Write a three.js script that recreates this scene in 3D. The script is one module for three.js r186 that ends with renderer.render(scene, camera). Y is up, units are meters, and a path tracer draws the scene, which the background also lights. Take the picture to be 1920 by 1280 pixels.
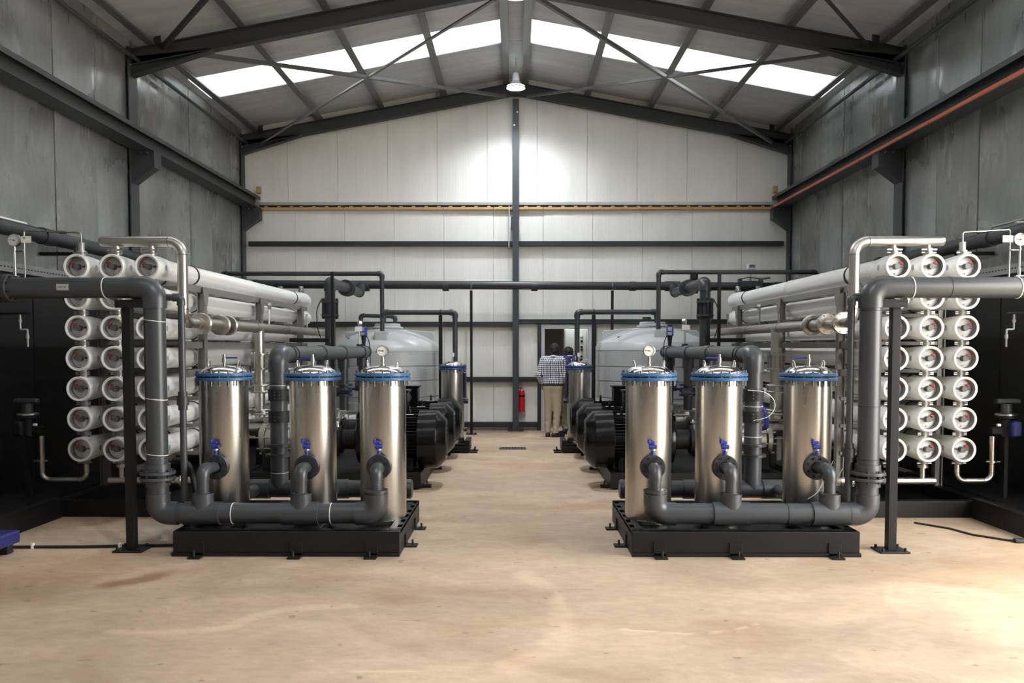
import * as THREE from 'three';
import { mergeGeometries, toCreasedNormals } from 'three/addons/utils/BufferGeometryUtils.js';
import { RoundedBoxGeometry } from 'three/addons/geometries/RoundedBoxGeometry.js';

// ---------------------------------------------------------------- camera, sky, exposure
const scene = new THREE.Scene();
const renderer = new THREE.WebGLRenderer({ antialias: true });
renderer.toneMapping = THREE.LinearToneMapping;
renderer.toneMappingExposure = 1.2;
renderer.shadowMap.enabled = true;
const FOCAL = 1555;                                   // pixels, of a 1920 x 1440 sensor cropped to 1920 x 1280
const camera = new THREE.PerspectiveCamera(2 * Math.atan(720 / FOCAL) * 180 / Math.PI, 1920 / 1440, 0.05, 200);
camera.position.set(0, 1.66, 0);
camera.rotation.order = 'YXZ';
camera.rotation.y = Math.atan(7 / FOCAL);
camera.rotation.x = -Math.atan(70 / FOCAL);
camera.setViewOffset(1920, 1440, 0, 0, 1920, 1280);
scene.background = new THREE.Color().setRGB(1.0, 1.0, 0.98);   // bright overcast sky
scene.backgroundIntensity = 14;
const LAMP_POWER = 55;

// ---------------------------------------------------------------- noise and textures
let seed = 12345;
const rnd = () => { seed = (seed * 1664525 + 1013904223) >>> 0; return seed / 4294967296; };
const TAB = new Float32Array(65536); for (let i = 0; i < 65536; i++) TAB[i] = rnd();
const PERM = new Uint16Array(4096); for (let i = 0; i < 4096; i++) PERM[i] = (rnd() * 65536) | 0;
const lat = (x, y, k) => TAB[(PERM[(x + k * 131) & 4095] + PERM[(y + k * 977 + 2000) & 4095] * 7) & 65535];
function vn(x, y, px, py, k) {
  const xi = Math.floor(x), yi = Math.floor(y); let fx = x - xi, fy = y - yi;
  fx = fx * fx * (3 - 2 * fx); fy = fy * fy * (3 - 2 * fy);
  const x0 = ((xi % px) + px) % px, x1 = (x0 + 1) % px, y0 = ((yi % py) + py) % py, y1 = (y0 + 1) % py;
  const a = lat(x0, y0, k), b = lat(x1, y0, k), c = lat(x0, y1, k), d = lat(x1, y1, k);
  return a + (b - a) * fx + (c - a) * fy + (a - b - c + d) * fx * fy;
}
function fbm(u, v, fx, fy, oct, k) {
  let s = 0, a = 0.5, n = 0;
  for (let i = 0; i < oct; i++) { s += a * vn(u * fx, v * fy, fx, fy, k + i); n += a; a *= 0.52; fx *= 2; fy *= 2; }
  return s / n;
}
const sst = (a, b, x) => { x = Math.min(1, Math.max(0, (x - a) / (b - a))); return x * x * (3 - 2 * x); };
function dataTex(w, h, fn, srgb = true, rx = 1, ry = 1) {
  const d = new Uint8Array(w * h * 4), o = [0, 0, 0];
  for (let j = 0; j < h; j++) for (let i = 0; i < w; i++) {
    fn((i + 0.5) / w, (j + 0.5) / h, o);
    const p = (j * w + i) * 4;
    for (let c = 0; c < 3; c++) d[p + c] = Math.max(0, Math.min(255, o[c] * 255));
    d[p + 3] = 255;
  }
  const t = new THREE.DataTexture(d, w, h);
  t.magFilter = THREE.LinearFilter; t.minFilter = THREE.LinearMipmapLinearFilter; t.generateMipmaps = true;
  t.wrapS = t.wrapT = THREE.RepeatWrapping; t.repeat.set(rx, ry);
  if (srgb) t.colorSpace = THREE.SRGBColorSpace;
  t.needsUpdate = true;
  return t;
}
const mix = (a, b, t) => a + (b - a) * t;

// floor: tan screed with overlapping coats, scuffs and rusty stains; one tile is 10.8 m
const FLOOR_TILE = 10.8;
const segDist = (x, z, P) => { let d = 9; for (let i = 0; i < P.length - 1; i++) { const [ax, az] = P[i], bx_ = P[i + 1][0] - ax, bz = P[i + 1][1] - az, h = Math.max(0, Math.min(1, ((x - ax) * bx_ + (z - az) * bz) / (bx_ * bx_ + bz * bz))); d = Math.min(d, Math.hypot(x - ax - bx_ * h, z - az - bz * h)); } return d; };
const SCUFF = [[0.69, -4.86], [0.92, -4.81], [1.14, -4.84], [1.36, -4.94]], WAVE = [[-2.35, -4.68], [-1.98, -4.62], [-1.62, -4.71], [-1.51, -4.94], [-1.35, -5.07], [-0.94, -5.19]], CRES = [[0.13, -6.01], [0.3, -5.55], [0.36, -5.15], [0.4, -4.81], [0.35, -4.53], [0.12, -4.31]], STAIN = [[-2.85, -5.7], [-2.7, -5.77], [-2.6, -5.89]];
const floorTex = dataTex(2048, 2048, (u, v, o) => {
  const wx = fbm(u, v, 6, 6, 3, 1) - 0.5, wy = fbm(u, v, 6, 6, 3, 11) - 0.5;
  const uu = u + wx * 0.09, vv = v + wy * 0.09;
  const big = fbm(uu, vv, 5, 8, 4, 21), mid = fbm(uu, vv, 18, 40, 4, 31), fine = fbm(u, v, 150, 260, 2, 41);
  let t = 0.9 + (big - 0.5) * 0.2 + (mid - 0.5) * 0.16 + (fine - 0.5) * 0.08;
  const coat = fbm(uu, vv, 3, 5, 3, 51);
  const edge = sst(0.497, 0.506, coat);
  t *= mix(0.98, 1.005, edge);
  const lip = Math.exp(-Math.pow((coat - 0.512) / 0.006, 2));
  t += lip * 0.03 * sst(0.45, 0.6, mid);
  const scuff = sst(0.73, 0.8, fbm(u, v, 14, 150, 3, 61)) * sst(0.5, 0.6, big);
  t += scuff * 0.08;
  const spot = sst(0.86, 0.9, fbm(u, v, 110, 200, 2, 71));
  t -= spot * 0.16;
  const rust = sst(0.60, 0.74, fbm(uu, vv, 9, 14, 4, 81)) * 0.5;
  const grey = sst(0.52, 0.7, fbm(uu, vv, 4, 6, 4, 91));
  const fx = (u < 0.5 ? u : u - 1) * FLOOR_TILE, fz = (v - 1) * FLOOR_TILE;
  let stainT = 0;
  if (fz > -6.2 && fz < -3.9) {
    const jx = fx + wx * 0.5 + (mid - 0.5) * 0.1, jz = fz + wy * 0.5 + (mid - 0.5) * 0.08;
    t += 0.12 * sst(0.035, 0.004, segDist(jx, jz + (fine - 0.5) * 0.06, SCUFF)) * sst(0.38, 0.6, fbm(u, v, 120, 200, 3, 141));
    t += 0.08 * sst(0.09, 0.01, segDist(jx, jz, WAVE)) + 0.07 * sst(0.12, 0.03, segDist(jx, jz, CRES)) * sst(0.3, 0.6, mid);
    stainT = 0.6 * sst(0.16, 0.02, segDist(jx, jz, STAIN)) * sst(0.3, 0.6, mid);
  }
  let r = 0.77, g = 0.67, b = 0.56;
  r = mix(r, 0.725, grey); g = mix(g, 0.665, grey); b = mix(b, 0.585, grey);
  r = mix(r, 0.70, rust); g = mix(g, 0.57, rust); b = mix(b, 0.44, rust);
  r = mix(r, 0.5, stainT); g = mix(g, 0.33, stainT); b = mix(b, 0.2, stainT);
  o[0] = r * t; o[1] = g * t; o[2] = b * t;
});
floorTex.repeat.set(1 / FLOOR_TILE, 1 / FLOOR_TILE);
const grainTex = dataTex(512, 512, (u, v, o) => { const f = fbm(u, v, 40, 40, 3, 5) * 0.6 + fbm(u, v, 8, 8, 3, 15) * 0.4; o[0] = o[1] = o[2] = f; }, false, 0.8, 0.8);
const floorRough = dataTex(512, 512, (u, v, o) => { const f = 0.6 + 0.38 * fbm(u, v, 6, 9, 5, 25); o[0] = o[1] = o[2] = f; }, false, 0.25, 0.25);

// side wall: blotchy trowelled cement skim on panels, 4 m tile
const greyTex = dataTex(1024, 1024, (u, v, o) => {
  const wx = fbm(u, v, 5, 5, 3, 2) - 0.5, wy = fbm(u, v, 5, 5, 3, 12) - 0.5;
  const uu = u + wx * 0.08, vv = v + wy * 0.08;
  const a = fbm(uu, vv, 6, 5, 4, 22), b = fbm(u, v, 60, 9, 3, 32), c = fbm(u, v, 160, 160, 2, 42);
  let t = 0.475 + (sst(0.3, 0.7, a) - 0.5) * 0.1 + (b - 0.5) * 0.06 + (c - 0.5) * 0.04;
  const patch = sst(0.46, 0.6, fbm(uu, vv, 4, 3, 4, 52)); t += patch * 0.03;
  o[0] = t * 0.985; o[1] = t * 1.01; o[2] = t * 1.0;
}, true, 0.25, 0.25);
const greyRough = dataTex(512, 512, (u, v, o) => {
  const wx = fbm(u, v, 5, 5, 3, 2) - 0.5, wy = fbm(u, v, 5, 5, 3, 12) - 0.5;
  const a = fbm(u + wx * 0.1, v + wy * 0.1, 5, 5, 4, 62), b = fbm(u, v, 50, 8, 3, 72);
  const f = mix(0.2, 0.5, sst(0.3, 0.7, a * 0.7 + b * 0.3));
  o[0] = o[1] = o[2] = f;
}, false, 0.25, 0.25);
const greyBump = dataTex(512, 512, (u, v, o) => { const f = fbm(u, v, 5, 4, 3, 82) * 0.8 + fbm(u, v, 40, 12, 2, 92) * 0.2; o[0] = o[1] = o[2] = f; }, false, 0.25, 0.25);
// micro-ribbed white sandwich panel: ribs every 50 mm, 1 m tile
const ribBump = dataTex(512, 8, (u, v, o) => { const p = (u * 20) % 1; const f = p < 0.14 ? 0.0 : 1.0; o[0] = o[1] = o[2] = f; }, false, 1, 1);
const panelTex = dataTex(512, 512, (u, v, o) => { const f = 0.93 + 0.05 * (fbm(u, v, 24, 4, 4, 7) - 0.5) + 0.05 * (fbm(u, v, 4, 4, 4, 17) - 0.5); o[0] = f; o[1] = f * 0.995; o[2] = f * 0.965; }, true, 0.3, 0.2);
const ceilTex = dataTex(512, 512, (u, v, o) => { const f = 0.8 + 0.1 * (fbm(u, v, 4, 24, 4, 8) - 0.5) + 0.06 * (fbm(u, v, 4, 4, 4, 18) - 0.5); o[0] = f; o[1] = f * 1.01; o[2] = f * 1.015; }, true, 0.3, 0.4);
// drawn stainless steel: streaks along the axis of a cylinder (u around, v along)
const steelRough = dataTex(512, 512, (u, v, o) => { const f = 0.23 + 0.05 * fbm(u, v, 40, 1, 2, 9) + 0.06 * sst(0.4, 0.8, fbm(u, v, 4, 3, 3, 19)); o[0] = o[1] = o[2] = f; }, false);
const steelTex = dataTex(512, 512, (u, v, o) => { const f = 0.77 + 0.05 * (fbm(u, v, 40, 1, 2, 29) - 0.5) + 0.08 * (fbm(u, v, 4, 3, 3, 39) - 0.5); o[0] = f; o[1] = f * 0.985; o[2] = f * 0.96; }, true);
const vesselTex = dataTex(512, 512, (u, v, o) => { const d = sst(0.5, 0.75, fbm(u, v, 8, 10, 4, 49)); const f = 0.93 - d * 0.1; o[0] = f; o[1] = f * mix(1.0, 0.985, d); o[2] = f * mix(0.985, 0.94, d); }, true);

// ---------------------------------------------------------------- materials
const std = (r, g, b, rough, metal = 0, extra = {}) => { const m = new THREE.MeshStandardMaterial({ roughness: rough, metalness: metal, ...extra }); m.color.setRGB(r, g, b); return m; };
const phy = (r, g, b, rough, extra = {}) => { const m = new THREE.MeshPhysicalMaterial({ roughness: rough, ...extra }); m.color.setRGB(r, g, b); return m; };
const M = {
  floor: new THREE.MeshStandardMaterial({ map: floorTex, roughnessMap: floorRough, roughness: 1, bumpMap: grainTex, bumpScale: 0.0025 }),
  greys: [0.95, 1.0, 1.06].map((t) => new THREE.MeshPhysicalMaterial({ map: greyTex, roughnessMap: greyRough, roughness: 1, ior: 2.1, bumpMap: greyBump, bumpScale: 0.03, color: new THREE.Color().setRGB(t, t, t) })),
  panel: new THREE.MeshStandardMaterial({ map: panelTex, roughness: 0.5, bumpMap: ribBump, bumpScale: 0.0012, color: new THREE.Color().setRGB(0.93, 0.93, 0.91) }),
  ceil: new THREE.MeshStandardMaterial({ map: ceilTex, roughness: 0.55 }),
  skylight: phy(0.6, 0.615, 0.63, 1.0, { transmission: 0.75, thickness: 0, specularIntensity: 0.2 }),
  frame: std(0.045, 0.05, 0.056, 0.5),
  girt: std(0.022, 0.024, 0.027, 0.5),
  black: phy(0.011, 0.011, 0.0113, 0.45, { specularIntensity: 0.5 }),
  sheet: std(0.014, 0.0135, 0.013, 0.5),
  motor: phy(0.005, 0.005, 0.0053, 0.22, { specularIntensity: 0.6 }),
  pvc: std(0.048, 0.051, 0.056, 0.36),
  pvcDark: std(0.03, 0.032, 0.036, 0.4),
  rubber: std(0.01, 0.01, 0.011, 0.6),
  steel: new THREE.MeshStandardMaterial({ map: steelTex, roughnessMap: steelRough, roughness: 1, metalness: 1, color: new THREE.Color().setRGB(0.95, 0.94, 0.92) }),
  lid: std(0.7, 0.68, 0.65, 0.16, 1),
  pipeSteel: std(0.55, 0.515, 0.46, 0.34, 1),
  bolt: std(0.5, 0.49, 0.47, 0.3, 1),
  rackSteel: std(0.27, 0.255, 0.235, 0.45, 0.55),
  weld: std(0.12, 0.1, 0.08, 0.5, 0.7),
  vessel: new THREE.MeshStandardMaterial({ map: vesselTex, roughness: 0.33 }),
  vesselIn: std(0.24, 0.235, 0.22, 0.6),
  plate: std(0.74, 0.735, 0.72, 0.45),
  hub: std(0.1, 0.1, 0.1, 0.4),
  red: std(0.4, 0.025, 0.035, 0.45),
  blueFlange: std(0.035, 0.125, 0.29, 0.42),
  blue: std(0.02, 0.035, 0.28, 0.38),
  bluePlastic: std(0.014, 0.018, 0.12, 0.5),
  poly: std(0.42, 0.43, 0.42, 0.38),
  polyDark: std(0.2, 0.205, 0.205, 0.45),
  white: std(0.78, 0.78, 0.76, 0.5),
  tie: std(0.8, 0.8, 0.78, 0.4),
  orange: std(0.52, 0.13, 0.06, 0.5),
  foam: std(0.5, 0.32, 0.13, 0.8),
  flash: std(0.5, 0.5, 0.48, 0.35, 0.6),
  alu: std(0.62, 0.63, 0.66, 0.4, 0.3),
  ext: std(0.5, 0.012, 0.02, 0.3),
  cabinet: std(0.72, 0.76, 0.72, 0.4),
  stud: std(0.16, 0.155, 0.15, 0.4, 0.8),
  galv: std(0.42, 0.43, 0.42, 0.45, 0.6),
  purlin: std(0.17, 0.172, 0.174, 0.36, 0.35),
};

// ---------------------------------------------------------------- building helpers
const names = {};
const numbered = (n) => { const k = names[n] = (names[n] ?? -1) + 1; return k ? `${n}_${String(k).padStart(3, '0')}` : n; };
const ORG = new WeakMap();
function thing(name, label, category, o = [0, 0, 0], group, kind) {
  const t = new THREE.Group(); t.name = numbered(name); t.position.set(...o); scene.add(t);
  if (label) t.userData.label = label;
  if (category) t.userData.category = category;
  if (group) t.userData.group = group;
  if (kind) t.userData.kind = kind;
  ORG.set(t, o);
  return t;
}
const V = (a) => new THREE.Vector3(...a);
function prep(geos, o) {
  const list = (Array.isArray(geos) ? geos : [geos]).map((g) => { const q = g.index ? g.toNonIndexed() : g; for (const k of Object.keys(q.attributes)) if (!['position', 'normal', 'uv'].includes(k)) q.deleteAttribute(k); return q; });
  const g = list.length === 1 ? list[0] : mergeGeometries(list);
  if (o && (o[0] || o[1] || o[2])) g.translate(-o[0], -o[1], -o[2]);
  return g;
}
function part(parent, name, geos, mat, label) {
  const m = new THREE.Mesh(prep(geos, ORG.get(parent)), mat);
  m.name = name; m.castShadow = m.receiveShadow = true;
  if (label) m.userData.label = label;
  if (['bolts', 'flange_bolts', 'studs'].includes(name)) m.userData.kind = 'stuff';   // bolt rings a few pixels across
  ORG.set(m, ORG.get(parent)); parent.add(m);
  return m;
}
function solo(name, label, category, geos, mat, o = [0, 0, 0], group, kind) {
  const m = new THREE.Mesh(prep(geos, o), mat); m.name = numbered(name); m.position.set(...o); m.castShadow = m.receiveShadow = true; scene.add(m);
  if (label) m.userData.label = label;
  if (category) m.userData.category = category;
  if (group) m.userData.group = group;
  if (kind) m.userData.kind = kind;
  ORG.set(m, o);
  return m;
}
function dup(t, pos, label, turn = 0) {
  const c = t.clone(); c.name = numbered(t.name.replace(/_\d{3}$/, '')); c.position.set(...pos); c.rotation.y = turn; c.userData = { ...t.userData, label }; scene.add(c);
  return c;
}
// uv in metres, from the dominant direction of each face
function uvm(g, f = (x, y, z, ax) => ax === 0 ? [z, y] : ax === 1 ? [x, z] : [x, y]) {
  if (g.index) g = g.toNonIndexed();
  const p = g.attributes.position, n = g.attributes.normal, uv = new Float32Array(p.count * 2);
  for (let i = 0; i < p.count; i++) {
    const a = [Math.abs(n.getX(i)), Math.abs(n.getY(i)), Math.abs(n.getZ(i))], ax = a[0] > a[1] && a[0] > a[2] ? 0 : a[1] > a[2] ? 1 : 2;
    const q = f(p.getX(i), p.getY(i), p.getZ(i), ax); uv[i * 2] = q[0]; uv[i * 2 + 1] = q[1];
  }
  g.setAttribute('uv', new THREE.BufferAttribute(uv, 2));
  return g;
}
function bx(x0, x1, y0, y1, z0, z1, bev = 0) {
  const w = Math.abs(x1 - x0), h = Math.abs(y1 - y0), d = Math.abs(z1 - z0);
  const g = bev > 0 ? new RoundedBoxGeometry(w, h, d, 1, Math.min(bev, w / 2.01, h / 2.01, d / 2.01)) : new THREE.BoxGeometry(w, h, d);
  return g.translate((x0 + x1) / 2, (y0 + y1) / 2, (z0 + z1) / 2);
}
const bc = (x, y, z, w, h, d, bev = 0) => bx(x - w / 2, x + w / 2, y - h / 2, y + h / 2, z - d / 2, z + d / 2, bev);
const UP = new THREE.Vector3(0, 1, 0);
function orient(g, at, axis) {
  const q = new THREE.Quaternion().setFromUnitVectors(UP, V(axis).normalize());
  return g.applyQuaternion(q).translate(...at);
}
function cyl(p0, p1, r0, r1 = r0, seg = 20, open = false) {
  const a = V(p0), b = V(p1), d = b.clone().sub(a), L = d.length();
  const g = new THREE.CylinderGeometry(r1, r0, L, seg, 1, open); g.translate(0, L / 2, 0);
  return orient(g, p0, [d.x, d.y, d.z]);
}
// profile of [radius, height] pairs, turned about an axis through `at`
function lathe(prof, at = [0, 0, 0], axis = [0, 1, 0], seg = 32, crease = 0.55) {
  const g = toCreasedNormals(new THREE.LatheGeometry(prof.map((p) => new THREE.Vector2(Math.max(p[0], 1e-4), p[1])), seg), crease);
  return orient(g, at, axis);
}
function torus(at, axis, R, r, seg = 24, rs = 8, arc) {
  const g = new THREE.TorusGeometry(R, r, rs, seg, arc); g.rotateX(Math.PI / 2);
  return orient(g, at, axis);
}
function sweep(pts, r, seg = 14, caps = true) {
  const P = pts.map(V), n = P.length, T = P.map((p, i) => P[Math.min(i + 1, n - 1)].clone().sub(P[Math.max(i - 1, 0)]).normalize());
  let N = Math.abs(T[0].y) < 0.9 ? new THREE.Vector3(0, 1, 0) : new THREE.Vector3(1, 0, 0);
  N.sub(T[0].clone().multiplyScalar(N.dot(T[0]))).normalize();
  const pos = [], nor = [], uv = [], idx = [];
  for (let i = 0; i < n; i++) {
    if (i) { N = N.clone().sub(T[i].clone().multiplyScalar(N.dot(T[i]))).normalize(); }
    const B = T[i].clone().cross(N);
    for (let j = 0; j <= seg; j++) {
      const a = j / seg * Math.PI * 2, c = Math.cos(a), s = Math.sin(a), d = N.clone().multiplyScalar(c).addScaledVector(B, s);
      pos.push(P[i].x + d.x * r, P[i].y + d.y * r, P[i].z + d.z * r); nor.push(d.x, d.y, d.z); uv.push(j / seg, i / n);
    }
  }
  const w = seg + 1;
  for (let i = 0; i < n - 1; i++) for (let j = 0; j < seg; j++) { const a = i * w + j, b = a + 1, c = a + w, d = c + 1; idx.push(a, b, c, b, d, c); }
  if (caps) for (const [i, sg] of [[0, -1], [n - 1, 1]]) {
    const base = pos.length / 3; pos.push(P[i].x, P[i].y, P[i].z); nor.push(T[i].x * sg, T[i].y * sg, T[i].z * sg); uv.push(0.5, 0.5);
    for (let j = 0; j <= seg; j++) { const k = i * w + j; pos.push(pos[k * 3], pos[k * 3 + 1], pos[k * 3 + 2]); nor.push(T[i].x * sg, T[i].y * sg, T[i].z * sg); uv.push(0.5, 0.5); }
    for (let j = 0; j < seg; j++) sg > 0 ? idx.push(base, base + 1 + j, base + 2 + j) : idx.push(base, base + 2 + j, base + 1 + j);
  }
  const g = new THREE.BufferGeometry();
  g.setAttribute('position', new THREE.Float32BufferAttribute(pos, 3)); g.setAttribute('normal', new THREE.Float32BufferAttribute(nor, 3)); g.setAttribute('uv', new THREE.Float32BufferAttribute(uv, 2)); g.setIndex(idx);
  return g;
}
// points of a polyline with its corners rounded
function rounded(pts, R, steps = 6) {
  const P = pts.map(V), out = [pts[0]];
  for (let i = 1; i < P.length - 1; i++) {
    const a = P[i - 1].clone().sub(P[i]), b = P[i + 1].clone().sub(P[i]), t = Math.min(R, a.length() * 0.49, b.length() * 0.49);
    a.setLength(t); b.setLength(t);
    for (let k = 0; k <= steps; k++) { const q = arcPoint(P[i], a, b, k / steps); out.push([q.x, q.y, q.z]); }
  }
  out.push(pts[pts.length - 1]);
  return out;
}
function arcPoint(c, a, b, t) {            // circular fillet between c+a and c+b
  const ua = a.clone().normalize(), ub = b.clone().normalize(), th = Math.PI - Math.acos(Math.max(-1, Math.min(1, ua.dot(ub))));
  if (th < 1e-3) return c.clone();
  const len = a.length(), R = len / Math.tan(th / 2), ctr = c.clone().add(ua.clone().add(ub).setLength(Math.hypot(len, R)));
  const p0 = c.clone().add(a).sub(ctr), p1 = c.clone().add(b).sub(ctr), s = Math.sin(th);
  return ctr.addScaledVector(p0, Math.sin((1 - t) * th) / s).addScaledVector(p1, Math.sin(t * th) / s);
}
// a run of pipe: straight lengths and elbows, each a part of its own
function run(t, pts, r, mat, o = {}) {
  const { fat = 1.13, R = 1.5, socket = 0.75, seg = 18, elbow = 'elbow', pipe = 'pipe', weld = false } = o;
  const P = pts.map(V), n = P.length, cut = P.map(() => 0), Rb = R * r;
  for (let i = 1; i < n - 1; i++) {
    const a = P[i - 1].clone().sub(P[i]).normalize(), b = P[i + 1].clone().sub(P[i]).normalize(), th = Math.PI - Math.acos(Math.max(-1, Math.min(1, a.dot(b))));
    cut[i] = Rb * Math.tan(th / 2);
  }
  for (let i = 0; i < n - 1; i++) {
    const d = P[i + 1].clone().sub(P[i]), L = d.length(); d.normalize();
    const a = P[i].clone().addScaledVector(d, cut[i]), b = P[i + 1].clone().addScaledVector(d, -cut[i + 1]);
    if (L - cut[i] - cut[i + 1] > 0.005) part(t, pipe, cyl(a.toArray(), b.toArray(), r, r, seg), mat);
  }
  for (let i = 1; i < n - 1; i++) {
    const a = P[i - 1].clone().sub(P[i]).setLength(cut[i]), b = P[i + 1].clone().sub(P[i]).setLength(cut[i]), pts2 = [];
    const sa = a.clone().setLength(cut[i] + socket * r), sb = b.clone().setLength(cut[i] + socket * r);
    if (socket) pts2.push(P[i].clone().add(sa).toArray());
    for (let k = 0; k <= 8; k++) pts2.push(arcPoint(P[i], a, b, k / 8).toArray());
    if (socket) pts2.push(P[i].clone().add(sb).toArray());
    const e = part(t, elbow, sweep(pts2, r * fat, seg), o.elbowMat ?? mat);
    if (weld) part(e, 'weld_seam', [torus(P[i].clone().add(a).toArray(), a.toArray(), r * fat, r * 0.07, 18, 5), torus(P[i].clone().add(b).toArray(), b.toArray(), r * fat, r * 0.07, 18, 5)], M.weld);
  }
}
function ringBolts(at, axis, R, len, r, n, off = 0) {
  const q = new THREE.Quaternion().setFromUnitVectors(UP, V(axis).normalize()), out = [];
  for (let i = 0; i < n; i++) {
    const a = (i + 0.5) / n * Math.PI * 2, g = new THREE.CylinderGeometry(r, r, len, 6); g.translate(Math.cos(a) * R, off, Math.sin(a) * R); g.applyQuaternion(q).translate(...at); out.push(g);
  }
  return out;
}
function flange(t, at, axis, r, th, mat, o = {}) {         // a pair of bolted discs
  const { n = 8, gap = 0.012, boltMat = M.bolt, name = 'flange', gasket = M.rubber } = o, u = V(axis).normalize(), p = (k) => V(at).addScaledVector(u, k).toArray();
  const f = part(t, name, lathe([[0, gap / 2], [r - 0.004, gap / 2], [r, gap / 2 + 0.004], [r, gap / 2 + th - 0.004], [r - 0.004, gap / 2 + th], [0, gap / 2 + th]], at, axis, 28), mat);
  part(t, name, lathe([[0, -gap / 2 - th], [r - 0.004, -gap / 2 - th], [r, -gap / 2 - th + 0.004], [r, -gap / 2 - 0.004], [r - 0.004, -gap / 2], [0, -gap / 2]], at, axis, 28), mat);
  part(f, 'gasket', cyl(p(-gap / 2), p(gap / 2), r * 0.78, r * 0.78, 20), gasket);
  part(f, 'bolts', ringBolts(at, axis, r * 0.84, th * 2 + gap + 0.03, r * 0.075, n), boltMat);
  return f;
}
const ring = (at, axis, r, w, d) => lathe([[r, -w / 2], [r + d, -w / 2], [r + d, w / 2], [r, w / 2]], at, axis, 24);
// ---------------------------------------------------------------- the hall
const WX = 5.38, ZB = -16.5, ZF = 4.0, RIDGE = 6.92, SLOPE = 0.187;
const roofY = (x) => RIDGE - SLOPE * Math.abs(x);
const SK = 0.06;
{ // floor
  const g = uvm(bx(-WX - 0.2, WX + 0.2, -0.2, 0, ZB - 3.2, ZF + 0.2));
  solo('floor', 'tan screed floor with scuffs and rusty stains', 'floor', g, M.floor, [0, 0, 0], null, 'structure');
}
{ // ground outside the doorway in the right-hand wall
  solo('yard_ground', 'pale sandy ground outside the doorway', 'ground', bx(WX + 0.2, 40, -0.25, -0.02, -30, 22), std(0.55, 0.44, 0.32, 0.95), [0, 0, 0], null, 'structure');
}
const DOOR = { z0: -7.793, z1: -2.878, h: 4.1 };
for (const s of [-1, 1]) { // side walls of metre-wide panels
  const w = thing(s < 0 ? 'wall_left' : 'wall_right', 'blotchy grey panelled side wall', 'wall', [0, 0, 0], null, 'structure');
  const joints = [ZF + 0.2]; for (let z = 3.02; z > -8.7; z -= 0.983) joints.push(z);
  joints.push(-9.76, -10.72, -11.72, -12.82, -13.79, -14.78, -15.76, ZB - 0.2);
  let k = 0;
  for (let i = 0; i < joints.length - 1; i++) {
    let z0 = joints[i] - 0.006, z1 = joints[i + 1] + 0.006, pieces = [[0, 5.95]];
    if (s > 0 && z0 < DOOR.z1 + 0.05 && z1 > DOOR.z0 - 0.05) pieces = [[DOOR.h, 5.95]];
    const off = [0, 0.004, 0.0015, 0.006][(i * 7) % 4];
    for (const [y0, y1] of pieces) part(w, 'panel', uvm(bx(s * (WX - off), s * (WX + 0.12), y0, y1, z1, z0, 0.004), (x, y, z, a) => a === 0 ? [z + 1.37 * ((i * 5) % 7), y + 0.61 * ((i * 3) % 5)] : [x, y]), M.greys[(i * 5 + (s > 0 ? 1 : 0)) % 3]);
  }
  part(w, 'backing', s < 0 ? bx(-WX - 0.2, -WX - 0.12, 0, 5.95, ZB - 0.2, ZF + 0.2) : [bx(WX + 0.12, WX + 0.2, 0, 5.95, ZB - 0.2, DOOR.z0), bx(WX + 0.12, WX + 0.2, 0, 5.95, DOOR.z1, ZF + 0.2), bx(WX + 0.12, WX + 0.2, DOOR.h, 5.95, DOOR.z0, DOOR.z1)], M.galv);
}
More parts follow.
